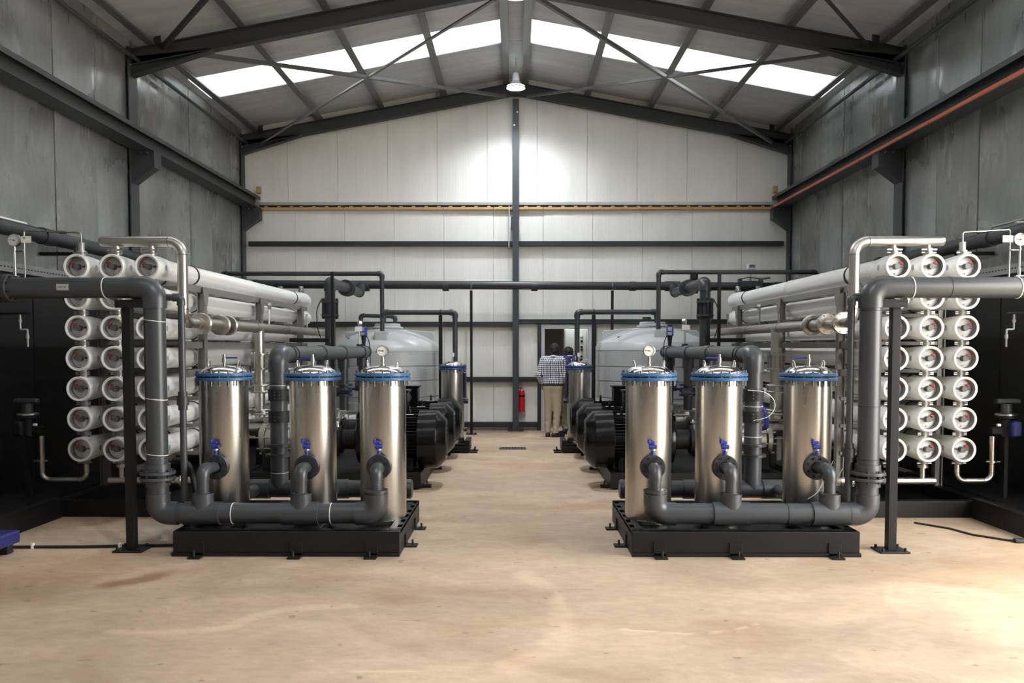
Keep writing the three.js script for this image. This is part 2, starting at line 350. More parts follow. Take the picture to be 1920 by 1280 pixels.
{ // back wall: upper and lower tiers of ribbed panels, girts, a ledge of exposed foam
  const w = thing('wall_back', 'white ribbed panel back wall', 'wall', [0, 0, 0], null, 'structure');
  const upper = [-WX - 0.1], lower = [-WX - 0.1];
  for (let x = -4.48; x < 5.3; x += 0.98) upper.push(x);
  for (let x = -4.36; x < 5.3; x += 0.98) lower.push(x);
  upper.push(WX + 0.1); lower.push(WX + 0.1);
  const DX0 = 0.56, DX1 = 1.46, DH = 2.02, YL = 4.42;
  const zf = ZB, zu = ZB + 0.04;
  for (let i = 0; i < upper.length - 1; i++) {
    const a = upper[i] + 0.003, b = upper[i + 1] - 0.003, sh = new THREE.Shape([[a, YL], [b, YL], [b, roofY(b)], ...(a < 0 && b > 0 ? [[0, RIDGE]] : []), [a, roofY(a)]].map((p) => new THREE.Vector2(...p)));
    const g = new THREE.ExtrudeGeometry(sh, { depth: 0.12, bevelEnabled: false }); g.translate(0, 0, zu - 0.12);
    part(w, 'panel', uvm(g), M.panel);
  }
  for (let i = 0; i < lower.length - 1; i++) {
    const a = lower[i] + 0.003, b = lower[i + 1] - 0.003;
    const cols = (x0, x1, y0) => x1 - x0 > 0.01 && part(w, 'panel', uvm(bx(x0, x1, y0, YL - 0.004, zf - 0.12, zf)), M.panel);
    if (b < DX0 || a > DX1) cols(a, b, 0); else { cols(a, Math.max(a, DX0), 0); cols(Math.max(a, DX0), Math.min(b, DX1), DH); cols(Math.min(b, DX1), b, 0); }
  }
  part(w, 'ledge_flashing', [bx(-5.2, 5.2, 4.44, 4.50, zu, zu + 0.035, 0.003)], M.flash);
  for (let i = 0; i < lower.length - 1; i++) {
    const a = Math.max(-5.05, lower[i] + 0.004), b = Math.min(5.0, lower[i + 1] - 0.004), g = [bx(a, b, 4.352, 4.40, zu - 0.04, zu + 0.03 + 0.006 * (i % 3), 0.004)];
    for (let x = a + 0.1; x < b - 0.08; x += 0.25) g.push(bx(x, x + 0.07, 4.395, 4.428, zu - 0.04, zu + 0.026, 0.008));
    part(w, 'foam_strip', g, M.foam);
  }
  part(w, 'shadow_gap_seal', bx(-5.05, 5.0, 4.396, 4.441, zu - 0.002, zu + 0.008), M.rubber);
  part(w, 'backing', [(() => { const g = new THREE.ExtrudeGeometry(new THREE.Shape([[-WX - 0.2, YL], [WX + 0.2, YL], [WX + 0.2, roofY(WX + 0.2)], [0, RIDGE], [-WX - 0.2, roofY(WX + 0.2)]].map((p) => new THREE.Vector2(...p))), { depth: 0.08, bevelEnabled: false }); return g.translate(0, 0, ZB - 0.205); })(), bx(-WX - 0.2, DX0, 0, YL, ZB - 0.2, ZB - 0.125), bx(DX1, WX + 0.2, 0, YL, ZB - 0.2, ZB - 0.125), bx(DX0, DX1, DH, YL, ZB - 0.2, ZB - 0.125)], M.galv);
  const gir = (x0, x1, y, h = 0.1) => part(w, 'girt', bx(x0, x1, y - h / 2, y + h / 2, ZB + 0.001, ZB + 0.11, 0.006), M.girt);
  gir(-5.26, 5.26, 3.685, 0.095);
  gir(-5.26, -0.06, 2.105); gir(0.06, 5.26, 2.16, 0.09);
  gir(-5.26, -0.06, 1.015); gir(0.06, 0.44, 1.015); gir(1.56, 5.26, 1.015);
  gir(-5.26, -0.06, 0.12, 0.1); gir(0.06, 0.44, 0.12, 0.1); gir(1.56, 5.26, 0.12, 0.1);
}
{ // control room behind the doorway
  const w = thing('wall_control_room', 'dim walls of the room behind the doorway', 'wall', [0, 0, 0], null, 'structure');
  part(w, 'partition', [bx(-0.2, -0.1, 0, 2.7, -19.6, ZB - 0.2), bx(2.6, 2.7, 0, 2.7, -19.6, ZB - 0.2), bx(-0.2, 2.7, 0, 2.7, -19.7, -19.6), bx(-0.2, 2.7, 2.7, 2.8, -19.7, ZB - 0.2)], std(0.42, 0.39, 0.31, 0.7));
  const d = thing('door_1', 'pale grey metal door frame in the back wall', 'door frame', [1.01, 0, ZB], null, 'structure');
  part(d, 'jamb', bx(0.5, 0.575, 0, 2.1, ZB - 0.13, ZB + 0.05, 0.005), M.alu); part(d, 'jamb', bx(1.445, 1.52, 0, 2.1, ZB - 0.13, ZB + 0.05, 0.005), M.alu);
  part(d, 'head', bx(0.5, 1.52, 2.015, 2.105, ZB - 0.13, ZB + 0.052, 0.005), M.alu);
  const pst = thing('trim_1', 'dark steel posts either side of the doorway', 'post', [1.01, 0, ZB], null, 'structure');
  part(pst, 'post', bx(0.43, 0.5, 0, 2.14, ZB + 0.002, ZB + 0.1, 0.004), M.girt); part(pst, 'post', bx(1.52, 1.59, 0, 2.14, ZB + 0.002, ZB + 0.1, 0.004), M.girt);
  const c = thing('control_cabinet', 'tall white switchgear cabinet seen through the doorway', 'cabinet', [1.5, 0, -17.2]);
  part(c, 'body', bx(1.0, 1.9, 0.05, 2.05, -17.75, -17.2, 0.01), M.cabinet);
  part(c, 'plinth', bx(1.02, 1.88, 0, 0.05, -17.73, -17.22), M.black);
  part(c, 'door', bx(1.02, 1.47, 0.08, 2.02, -17.2, -17.18, 0.006), M.cabinet); part(c, 'door', bx(1.475, 1.88, 0.08, 2.02, -17.2, -17.18, 0.006), M.cabinet);
  for (const y of [1.78, 1.66, 1.6, 1.46, 1.4]) part(c, 'switch', bx(1.335, 1.385, y - 0.018, y + 0.018, -17.18, -17.165, 0.003), M.black);
  part(c, 'indicator', bx(1.335, 1.385, 1.86, 1.91, -17.18, -17.165, 0.003), std(0.8, 0.9, 0.8, 0.4));
  const l = thing('ceiling_lamp', 'small square lamp in the room behind the doorway', 'lamp', [1.2, 2.69, -16.95]);
  part(l, 'housing', bx(1.05, 1.35, 2.66, 2.7, -17.1, -16.8, 0.006), M.white);
  const gl = std(1, 1, 1, 0.5); gl.emissive.setRGB(1, 1, 0.95); gl.emissiveIntensity = 3;
  part(l, 'diffuser', bx(1.07, 1.33, 2.654, 2.662, -17.08, -16.82), gl);
  const pl = new THREE.SpotLight(new THREE.Color(1, 0.99, 0.94), 4, 0, 1.35, 0.6, 2); pl.position.set(0, -0.045, 0); pl.castShadow = true; pl.shadow.radius = 6; pl.target.position.set(0, -2, 0); l.add(pl, pl.target);
}
{ // front wall behind the camera
  const w = thing('wall_front', 'grey panel wall', 'wall', [0, 0, 0], null, 'structure');
  for (let x = -5.6; x < 5.5; x += 1.12) part(w, 'panel', uvm(bx(x + 0.003, x + 1.117, 0, Math.min(roofY(x), roofY(x + 1.12)), ZF, ZF + 0.2)), M.greys[Math.abs(Math.round(x * 3)) % 3]);
}
// roof: sheets a metre wide, translucent strips let the sky in
const STRIPS = [[-14.5, -13.47], [-9.4, -8.37], [-4.3, -3.27]];
{
  const w = thing('ceiling', 'pale grey metal roof lining', 'ceiling', [0, 0, 0], null, 'structure');
  const slab = (s, x0, x1, z0, z1, th, lift = 0) => {
    const g = new THREE.BoxGeometry(Math.hypot(x1 - x0, SLOPE * (x1 - x0)), th, z1 - z0); uvm(g);
    const gg = uvm(g); gg.rotateZ(-s * Math.atan(SLOPE)); const xm = (x0 + x1) / 2; gg.translate(s * xm, RIDGE - SLOPE * xm + th / 2 + lift, (z0 + z1) / 2); return gg;
  };
  for (const s of [-1, 1]) {
    const zs = [[ZF + 0.2, -3.27], [-4.3, -8.37], [-9.4, -13.47], [-14.5, ZB - 0.2]];
    for (const [a, b] of zs) { const n = Math.max(1, Math.round((a - b) / 1.03)), d = (a - b) / n; for (let i = 0; i < n; i++) part(w, 'roof_panel', slab(s, 0, WX + 0.25, a - (i + 1) * d + 0.002, a - i * d - 0.002, 0.06, 0.001 * (i % 2)), M.ceil); }
    for (const [z0, z1] of STRIPS) { part(w, 'edge_cap', [slab(s, 0, 0.26, z0, z1, 0.06), slab(s, WX - 0.12, WX + 0.25, z0, z1, 0.06)], M.ceil); }
  }
  STRIPS.forEach(([z0, z1], i) => { for (const s of [-1, 1]) {
    const t = thing(`window_${i * 2 + (s > 0 ? 2 : 1)}`, 'translucent skylight strip in the roof slope', 'skylight', [0, 0, 0], null, 'structure');
    const cuts = [0.26, 1.44, 2.66, 3.84, WX - 0.12];
    for (let k = 0; k < 4; k++) part(t, 'sheet', slab(s, cuts[k], cuts[k + 1], z0, z1, 0.004, 0.02), M.skylight);
  } });
}
// purlins, eave struts, ridge cover
const zPur0 = ZB + 0.02, zPur1 = 0.5;
const pur = [0.24, 1.44, 2.66, 3.84, 5.1], PURW = ['ridge', 'second', 'middle', 'fourth', 'eaves'];
for (const s of [-1, 1]) pur.forEach((x, i) => {
  const y = roofY(x), t = thing('roof_purlin', `galvanised channel purlin, ${['nearest the ridge', 'second from the ridge', 'third from the ridge', 'fourth from the ridge', 'along the eaves'][i]}, ${s < 0 ? 'left' : 'right'} slope`, 'purlin', [s * x, y, ZB], null, 'structure');
  const w = 0.115, d = 0.13;
  part(t, 'web', bx(s * x - 0.006, s * x + 0.006, y - d, y - 0.014, zPur0, zPur1), M.purlin);
  part(t, 'bottom_flange', bx(s * x - (s > 0 ? w : 0), s * x + (s > 0 ? 0 : w), y - d - 0.004, y - d + 0.006, zPur0, zPur1), M.purlin);
});
for (const s of [-1, 1]) solo('eaves_tube', `thin steel tube running below the ${s < 0 ? 'left' : 'right'} eaves`, 'tube', cyl([s * 5.24, 5.62, ZB + 0.1], [s * 5.24, 5.62, 0.5], 0.03, 0.03, 12), M.frame, [s * 5.24, 5.62, ZB], null, 'structure');
{
  const t = thing('trim_2', 'ridge cover strip under the roof apex', 'ridge strip', [0, 0, 0], null, 'structure');
  for (let z = ZB + 0.1, i = 0; z < 0; z += 1.02, i++) part(t, 'cover', bx(-0.235, 0.235, RIDGE - 0.06 - 0.001 * (i % 2), RIDGE - 0.045, z + 0.004, z + 1.016), M.ceil);
}
// portal frames
function iBeam(t, name, a, b, h, w, mat = M.frame) {        // I-section from a to b (in a plane of constant z), depth h down from the line
  const dx = b[0] - a[0], dy = b[1] - a[1], L = Math.hypot(dx, dy), ang = Math.atan2(dy, dx);
  const g = (y0, y1, d) => { const q = bx(0, L, y0, y1, -d / 2, d / 2); q.rotateZ(ang); q.translate(a[0], a[1], a[2]); return q; };
  const p = part(t, name, g(-h, 0, 0.012), mat);
  part(p, 'flange', [g(-0.014, 0, w), g(-h, -h + 0.014, w)], mat);
  return p;
}
const FRAMES = [[-11.69, 0.26], [-16.36, 0.2]];
FRAMES.forEach(([zc, w], fi) => {
  const t = thing('portal_frame', fi ? 'dark steel portal frame against the white back wall' : 'dark steel portal frame crossing the middle of the hall', 'frame', [0, 0, zc], null, 'structure');
  const top = (x) => roofY(x) - 0.135;
  for (const s of [-1, 1]) {
    const a = [0, top(0) - 0.01, zc], b = [s * 5.37, top(5.37) - 0.01, zc];
    s > 0 ? iBeam(t, 'rafter', a, b, 0.225, 0.13) : iBeam(t, 'rafter', b, a, 0.225, 0.13);
    // tapered haunch at the eaves
    const sh = new THREE.Shape([[s * 5.36, top(5.36) - 0.1], [s * 5.36, 5.4], [s * 4.2, top(4.2) - 0.24], [s * 4.2, top(4.2) - 0.2]].map((p) => new THREE.Vector2(...p)));
    const g = new THREE.ExtrudeGeometry(sh, { depth: 0.012, bevelEnabled: false }); g.translate(0, 0, zc - 0.006);
    const hh = part(t, 'haunch', g, M.frame);
    const L = Math.hypot(1.16, top(4.2) - 0.24 - 5.4), ang = Math.atan2(top(4.2) - 0.24 - 5.4, 1.16), q = bx(0, L, -0.007, 0.007, -0.065, 0.065); q.rotateZ(ang); if (s < 0) q.translate(-5.36, 5.4, zc); else { q.applyMatrix4(new THREE.Matrix4().makeScale(-1, 1, 1)); const ix = q.index.array; for (let i = 0; i < ix.length; i += 3) { const tt = ix[i]; ix[i] = ix[i + 2]; ix[i + 2] = tt; } q.computeVertexNormals(); q.translate(5.36, 5.4, zc); }
    part(hh, 'haunch_flange', q, M.frame);
    // column, part sunk into the wall line
    const c = part(t, 'column', bx(s * 5.34, s * (WX - 0.008), 0, top(5.34), zc - 0.02, zc + 0.02), M.frame);
    part(c, 'column_flange', bx(s * 5.325, s * 5.342, 0, top(5.34), zc - w / 2, zc + w / 2), M.frame);
    for (const y of [5.55, 5.67]) part(c, 'bolt', cyl([s * 5.325, y, zc + 0.09], [s * 5.305, y, zc + 0.09], 0.014, 0.014, 6), M.bolt);
    part(t, 'purlin_cleat', bx(s * 4.95, s * 5.05, top(5) , top(5) + 0.15, zc - 0.06, zc - 0.05), M.frame);
  }
  part(t, 'apex_plate', bx(-0.13, 0.13, top(0) - 0.27, top(0) + 0.0, zc - 0.02, zc + 0.02), M.frame);
});
{ // wind post in the middle of the back wall
  const t = thing('wind_post', 'dark steel post up the middle of the back wall', 'post', [0, 0, ZB + 0.2], null, 'structure');
  part(t, 'flange', [bx(-0.062, 0.062, 0, 6.46, ZB + 0.2, ZB + 0.212), bx(-0.062, 0.062, 0, 6.46, ZB + 0.06, ZB + 0.072)], M.frame);
  part(t, 'web', bx(-0.006, 0.006, 0, 6.46, ZB + 0.072, ZB + 0.2), M.frame);
  part(t, 'base_plate', bx(-0.16, 0.16, 0, 0.015, ZB + 0.03, ZB + 0.25), M.frame);
  part(t, 'splice_plate', bx(-0.095, -0.065, 3.95, 4.2, ZB + 0.08, ZB + 0.2, 0.004), M.frame);
  for (const [x, y] of [[0.07, 3.92], [0.07, 4.18], [-0.03, 5.95], [0.03, 6.2]]) part(t, 'bolt', cyl([x, y, ZB + 0.2], [x, y, ZB + 0.23], 0.014, 0.014, 6), M.bolt);
  solo('white_cable', 'thin white cable hanging beside the wind post', 'cable', sweep([[-0.13, 4.42, ZB + 0.12], [-0.128, 4.0, ZB + 0.12], [-0.135, 3.6, ZB + 0.125]], 0.008, 8), M.tie, [-0.13, 3.6, ZB + 0.12]);
}
// roof bracing: flat bars crossing under each slope
const bar = (a, b, w = 0.05) => { const A = V(a), B = V(b), d = B.clone().sub(A), L = d.length(), g = new THREE.BoxGeometry(w, 0.012, L); const m = new THREE.Matrix4().lookAt(A, B, new THREE.Vector3(0, 1, 0)); g.applyMatrix4(m); const c = A.add(B).multiplyScalar(0.5); const k = new THREE.BoxGeometry(0.01, w, L); k.translate(w / 2, w / 2, 0); k.applyMatrix4(m); return [g.translate(c.x, c.y, c.z), k.translate(c.x, c.y, c.z)]; };
for (const s of [-1, 1]) {
  const sd = s < 0 ? 'left' : 'right';
  solo('bracing_bar', `steel bracing bar from the middle frame eaves to the far ridge, ${sd} slope`, 'bracing bar', bar([s * 4.45, 5.74, -11.82], [s * 0.2, 6.48, -16.28]), M.purlin, [s * 4.45, 5.74, -11.82], null, 'structure');
  solo('bracing_bar', `steel bracing bar from the middle frame ridge to the far eaves, ${sd} slope`, 'bracing bar', bar([s * 0.3, 6.5, -11.82], [s * 4.95, 5.6, -16.28]), M.purlin, [s * 0.3, 6.5, -11.82], null, 'structure');
  solo('bracing_bar', `steel bracing bar rising from the middle frame eaves toward the camera, ${sd} slope`, 'bracing bar', bar([s * 4.9, 5.78, -11.68], [s * 0.4, 6.55, -6.6]), M.frame, [s * 4.9, 5.78, -11.68], null, 'structure');
}
// crane runway beams on corbels
for (const s of [-1, 1]) {
  const sd = s < 0 ? 'left' : 'right';
  const t = thing('crane_beam', `dark steel crane runway beam along the ${sd} wall`, 'beam', [s * 5.15, 4.38, ZB], null, 'structure');
  part(t, 'web', bx(s * 5.13, s * 5.142, 4.38, 4.6, ZB + 0.03, ZF - 0.3), M.frame);
  part(t, 'top_flange', bx(s * 5.03, s * 5.25, 4.59, 4.605, ZB + 0.03, ZF - 0.3), M.frame);
  part(t, 'bottom_flange', bx(s * 5.03, s * 5.3, 4.375, 4.39, ZB + 0.03, ZF - 0.3), M.frame);
  part(t, 'rail', bx(s * 5.1, s * 5.16, 4.605, 4.64, ZB + 0.2, ZF - 0.3, 0.006), M.frame);
  part(t, 'edge_angle', bx(s * 5.028, s * 5.036, 4.545, 4.605, ZB + 0.03, ZF - 0.3), M.frame);
  for (const [z, w] of [[-11.69, 'middle'], [-16.36, 'far']]) {
    const c = thing('crane_corbel', `dark steel corbel under the ${sd} crane beam at the ${w} column`, 'corbel', [s * 5.2, 4.0, z], null, 'structure');
    const sh = new THREE.Shape([[s * 5.325, 3.93], [s * 5.02, 4.15], [s * 5.02, 4.372], [s * 5.325, 4.372]].map((p) => new THREE.Vector2(...p)));
    const g = new THREE.ExtrudeGeometry(sh, { depth: 0.2, bevelEnabled: false }); g.translate(0, 0, z - 0.1);
    part(c, 'bracket', g, M.frame);
    part(c, 'end_plate', bx(s * 5.0, s * 5.02, 4.14, 4.372, z - 0.11, z + 0.11, 0.003), M.frame);
    for (const x of [5.09, 5.19]) part(c, 'bolt', cyl([s * x, 4.34, z + 0.1], [s * x, 4.34, z + 0.125], 0.012, 0.012, 6), M.bolt);
  }
}
{
  const t = thing('conductor_rail', 'orange-red conductor rail along the right crane beam', 'rail', [4.98, 4.36, ZB]);
  for (let z = ZB + 0.35, i = 0; z < 1; z += 2.0, i++) part(t, 'rail_length', [bx(4.965, 4.995, 4.345, 4.385, z + 0.006, z + 1.994, 0.004)], M.orange);
  for (let z = ZB + 0.6; z < 0; z += 1.0) part(t, 'hanger', bx(4.99, 5.032, 4.372, 4.38, z, z + 0.03), M.frame);
  solo('buffer_stop', 'orange rubber buffer at the far end of the left crane beam', 'buffer', [bc(-5.02, 4.72, ZB + 0.16, 0.08, 0.13, 0.1, 0.015)], M.foam, [-5.02, 4.64, ZB + 0.16]);
  solo('buffer_stop', 'orange rubber buffer at the far end of the right crane beam', 'buffer', [bc(5.06, 4.72, ZB + 0.16, 0.08, 0.13, 0.1, 0.015)], M.foam, [5.06, 4.64, ZB + 0.16]);
}
// high-bay lamps along the ridge
function highBay(z, label, power = LAMP_POWER) {
  const y = 6.34, t = thing('highbay_lamp', label, 'lamp', [0, y, z]);
  const at = [0, y, z];
  part(t, 'reflector', lathe([[0.03, 0.2], [0.06, 0.19], [0.07, 0.1], [0.17, 0.0], [0.175, -0.02], [0.165, -0.02], [0.06, 0.09], [0.0, 0.09]], at, [0, 1, 0], 32), M.alu);
  part(t, 'driver', cyl([0, y + 0.19, z], [0, y + 0.25, z], 0.06, 0.05, 20), M.alu);
  part(t, 'hanger', cyl([0, y + 0.25, z], [0, RIDGE - 0.06, z], 0.008, 0.008, 8), M.bolt);
  const gm = std(1, 1, 1, 0.4); gm.emissive.setRGB(0.88, 0.92, 1.0); gm.emissiveIntensity = 40;
  part(t, 'lens', lathe([[0, -0.03], [0.08, -0.026], [0.14, -0.012], [0.163, 0.005], [0.163, 0.012], [0, 0.012]], at, [0, 1, 0], 28), gm);
  const l = new THREE.SpotLight(new THREE.Color(0.86, 0.91, 1.0), power, 0, 1.3, 0.6, 2);
  l.position.set(0, -0.05, 0); l.castShadow = true; l.shadow.radius = 7; l.target.position.set(0, -5, 0); t.add(l, l.target);
}
highBay(-15.2, 'glowing round high-bay lamp at the ridge near the back wall', LAMP_POWER * 0.62);
highBay(-11.25, 'glowing high-bay lamp at the ridge, cut by the top edge');
highBay(-2.9, 'high-bay lamp at the ridge above the camera', LAMP_POWER * 0.95);
// ---------------------------------------------------------------- prototypes
const word = ['top', 'second', 'third', 'fourth', 'fifth', 'sixth', 'bottom'];
const HID = [0, -50, 0];
// dial gauge facing +z, stem going down
function dialTex() {
  const c = document.createElement('canvas'); c.width = c.height = 128; const x = c.getContext('2d');
  x.fillStyle = '#e9e8e2'; x.fillRect(0, 0, 128, 128); x.translate(64, 64); x.strokeStyle = '#333'; x.lineWidth = 2;
  for (let i = 0; i <= 30; i++) { const a = Math.PI * 0.75 + i / 30 * Math.PI * 1.5, r0 = i % 5 ? 46 : 40; x.beginPath(); x.moveTo(Math.cos(a) * r0, Math.sin(a) * r0); x.lineTo(Math.cos(a) * 52, Math.sin(a) * 52); x.stroke(); }
  const t = new THREE.CanvasTexture(c); t.colorSpace = THREE.SRGBColorSpace; return t;
}
M.dial = new THREE.MeshStandardMaterial({ map: dialTex(), roughness: 0.35 });
function gauge(t, at, r, stem, axis = [0, 0, 1], name = 'gauge') {
  const u = V(axis).normalize(), p = (k) => V(at).addScaledVector(u, k).toArray();
  const g = part(t, name, lathe([[0, -0.03], [r, -0.03], [r * 1.04, 0], [r * 1.04, 0.012], [r * 0.92, 0.014], [r * 0.9, 0.004], [0, 0.003]], at, axis, 28), M.bolt);
  const d = new THREE.CircleGeometry(r * 0.91, 28); d.applyQuaternion(new THREE.Quaternion().setFromUnitVectors(new THREE.Vector3(0, 0, 1), u)); d.translate(...p(0.0065)); part(g, 'dial', d, M.dial);
  part(g, 'needle', [(() => { const b = new THREE.BoxGeometry(r * 1.05, r * 0.06, 0.003); b.rotateZ(-0.12); b.translate(-r * 0.25, r * 0.03, 0); b.applyQuaternion(new THREE.Quaternion().setFromUnitVectors(new THREE.Vector3(0, 0, 1), u)); return b.translate(...p(0.01)); })(), cyl(p(0.006), p(0.013), r * 0.1, r * 0.1, 10)], M.black);
  if (stem) part(g, 'stem', [cyl([at[0], at[1] - r, at[2]], [at[0], at[1] - stem, at[2]], 0.011, 0.011, 10), cyl([at[0], at[1] - r - 0.02, at[2]], [at[0], at[1] - r - 0.045, at[2]], 0.018, 0.018, 6), cyl([at[0], at[1] - stem + 0.015, at[2]], [at[0], at[1] - stem - 0.01, at[2]], 0.02, 0.02, 6)], M.bolt);
  return g;
}
// filter housing, origin at the bottom centre; extra: 'gauge' | 'lever'
function filterHousing(label, r, h, extra, s, flangeMat) {
  const t = thing('filter_housing', label, 'filter', HID), o = (x, y, z) => [x, y - 50, z];
  part(t, 'shell', lathe([[r * 0.99, 0], [r, 0.01], [r, h - 0.03], [r, h]], o(0, 0, 0), [0, 1, 0], 48), M.steel);
  part(t, 'foot_ring', ring(o(0, 0.02, 0), [0, 1, 0], r, 0.03, 0.012), M.steel);
  const fr = r * 1.2;
  for (const [k, y] of [[0, h], [1, h + 0.038]]) { const f = part(t, 'flange', lathe([[r * 0.9, y], [fr, y], [fr + 0.003, y + 0.004], [fr + 0.003, y + 0.022], [fr, y + 0.026], [r * 0.9, y + 0.026]], o(0, 0, 0), [0, 1, 0], 48), flangeMat); if (!k) part(f, 'gasket', cyl(o(0, y + 0.026, 0), o(0, y + 0.038, 0), fr * 0.96, fr * 0.96, 40), M.rubber); }
  const hb = h + 0.066;
  part(t, 'lid', lathe([[r * 1.0, hb - 0.02], [r * 1.0, hb], [r * 0.93, hb + 0.018], [r * 0.75, hb + 0.045], [r * 0.45, hb + 0.062], [0, hb + 0.068]], o(0, 0, 0), [0, 1, 0], 48, 1.0), M.lid);
  part(t, 'flange_bolts', ringBolts(o(0, h + 0.02, 0), [0, 1, 0], fr - 0.014, 0.13, 0.0075, 20), M.stud);
  for (const k of [-1, 1]) part(t, 'lifting_handle', sweep(rounded([[k * r * 0.62, hb + 0.03 - 50, 0.03], [k * r * 0.66, hb + 0.1 - 50, 0.03], [k * r * 0.66, hb + 0.1 - 50, -0.03], [k * r * 0.62, hb + 0.03 - 50, -0.03]], 0.03, 4), 0.006, 8), M.bolt);
  if (extra === 'gauge') gauge(t, o(0, hb + 0.185, 0.0), r * 0.25, 0.125);
  else if (extra === 'lever') {
    const v = part(t, 'vent_valve', [cyl(o(0, hb + 0.06, 0), o(0, hb + 0.155, 0), 0.013, 0.013, 10), cyl(o(0, hb + 0.085, 0), o(0, hb + 0.125, 0), 0.02, 0.02, 8)], M.bolt);
    part(v, 'lever', bx(s * 0.01, s * 0.115, hb + 0.118 - 50, hb + 0.132 - 50, -0.011, 0.011, 0.006), M.blue, 'blue valve lever');
  } else if (extra === 'sensor') {
    const v = part(t, 'vent_valve', [cyl(o(0, hb + 0.06, 0), o(0, hb + 0.2, 0), 0.012, 0.012, 10)], M.bolt);
    part(v, 'air_vent', [cyl(o(0, hb + 0.14, 0), o(0, hb + 0.2, 0), 0.026, 0.026, 12), cyl(o(-0.05, hb + 0.09, 0), o(-0.05, hb + 0.15, 0), 0.005, 0.005, 6)], M.white);
  }
  return t;
}
// pressure vessel, origin at the centre of its open front face, running back along -z; red clip on side k
function pressureVessel(k) {
  const t = thing('pressure_vessel', '', 'pressure vessel', [0, -50, 0], ''), at = [0, -50, 0], ax = [0, 0, -1], L = 6.12, R = 0.121, r = 0.104;
  const sh = lathe([[0.094, 0.08], [0.096, 0.0], [0.101, -0.004], [R - 0.005, -0.004], [R, 0.002], [R + 0.0005, 0.06], [R - 0.001, 0.2], [r + 0.009, 0.31], [r + 0.002, 0.4], [r, 0.46], [r, 3.0], [r + 0.004, 3.02], [r + 0.004, 3.1], [r, 3.12], [r, 5.3], [r + 0.003, 5.38], [R - 0.004, 5.52], [R, 5.6], [R, 5.92], [R * 0.93, 6.0], [R * 0.72, 6.07], [R * 0.4, 6.11], [0, 6.12]], at, ax, 36, 0.7);
  part(t, 'shell', sh, M.vessel);
  part(t, 'recess_wall', lathe([[0.094, 0.0], [0.093, 0.078]], at, ax, 30), M.vesselIn);
  const pl = part(t, 'end_plate', [lathe([[0, 0.064], [0.08, 0.064], [0.092, 0.07], [0.092, 0.08]], at, ax, 30)], M.plate);
  part(pl, 'hub', [cyl([0, -50, -0.07], [0, -50, -0.008], 0.03, 0.027, 16), cyl([0, -50, -0.045], [k * 0.058, -50 + 0.004, -0.045], 0.018, 0.015, 10)], M.hub);
  part(pl, 'retaining_clip', [bc(k * 0.045, -50 + 0.036, -0.042, 0.04, 0.016, 0.014, 0.004), bc(k * 0.054, -50 + 0.026, -0.04, 0.014, 0.026, 0.012, 0.004)], M.red, 'red retaining clip');
  part(pl, 'slot_bar', bc(-k * 0.058, -50 + 0.004, -0.06, 0.042, 0.019, 0.012, 0.002), M.hub);
  part(pl, 'bolt', new THREE.SphereGeometry(0.0065, 10, 8).translate(-0.005, -50.068, -0.06), M.bolt);
  for (const q of [1, -1]) {
    const po = part(t, 'port', cyl([0, -50 + q * 0.1, -0.115], [0, -50 + q * 0.148, -0.115], 0.038, 0.038, 14), M.pipeSteel);
    part(po, 'port_clamp', cyl([0, -50 + q * 0.128, -0.115], [0, -50 + q * 0.148, -0.115], 0.052, 0.052, 16), M.rackSteel);
    part(po, 'clamp_bolt', cyl([-0.07, -50 + q * 0.14, -0.09], [0.07, -50 + q * 0.14, -0.09], 0.008, 0.008, 8), M.bolt);
  }
  for (const q of [1, -1]) { const po = part(t, 'port', cyl([0, -50 + q * 0.1, -5.78], [0, -50 + q * 0.148, -5.78], 0.036, 0.036, 14), M.pipeSteel); part(po, 'port_clamp', cyl([0, -50 + q * 0.128, -5.78], [0, -50 + q * 0.148, -5.78], 0.05, 0.05, 16), M.rackSteel); }
  for (const z of [-1.05, -5.15]) part(t, 'strap', ring([0, -50, z], ax, r + 0.001, 0.035, 0.006), M.rubber);
  const oval = new THREE.CircleGeometry(0.024, 20); oval.scale(1, 1.25, 1); oval.rotateY(k > 0 ? -Math.PI / 2 : Math.PI / 2); oval.translate((k > 0 ? -1 : 1) * (R + 0.0012), -50, -0.16); part(t, 'logo_sticker', oval, std(0.32, 0.34, 0.42, 0.5), 'small bluish oval sticker');
  return t;
}
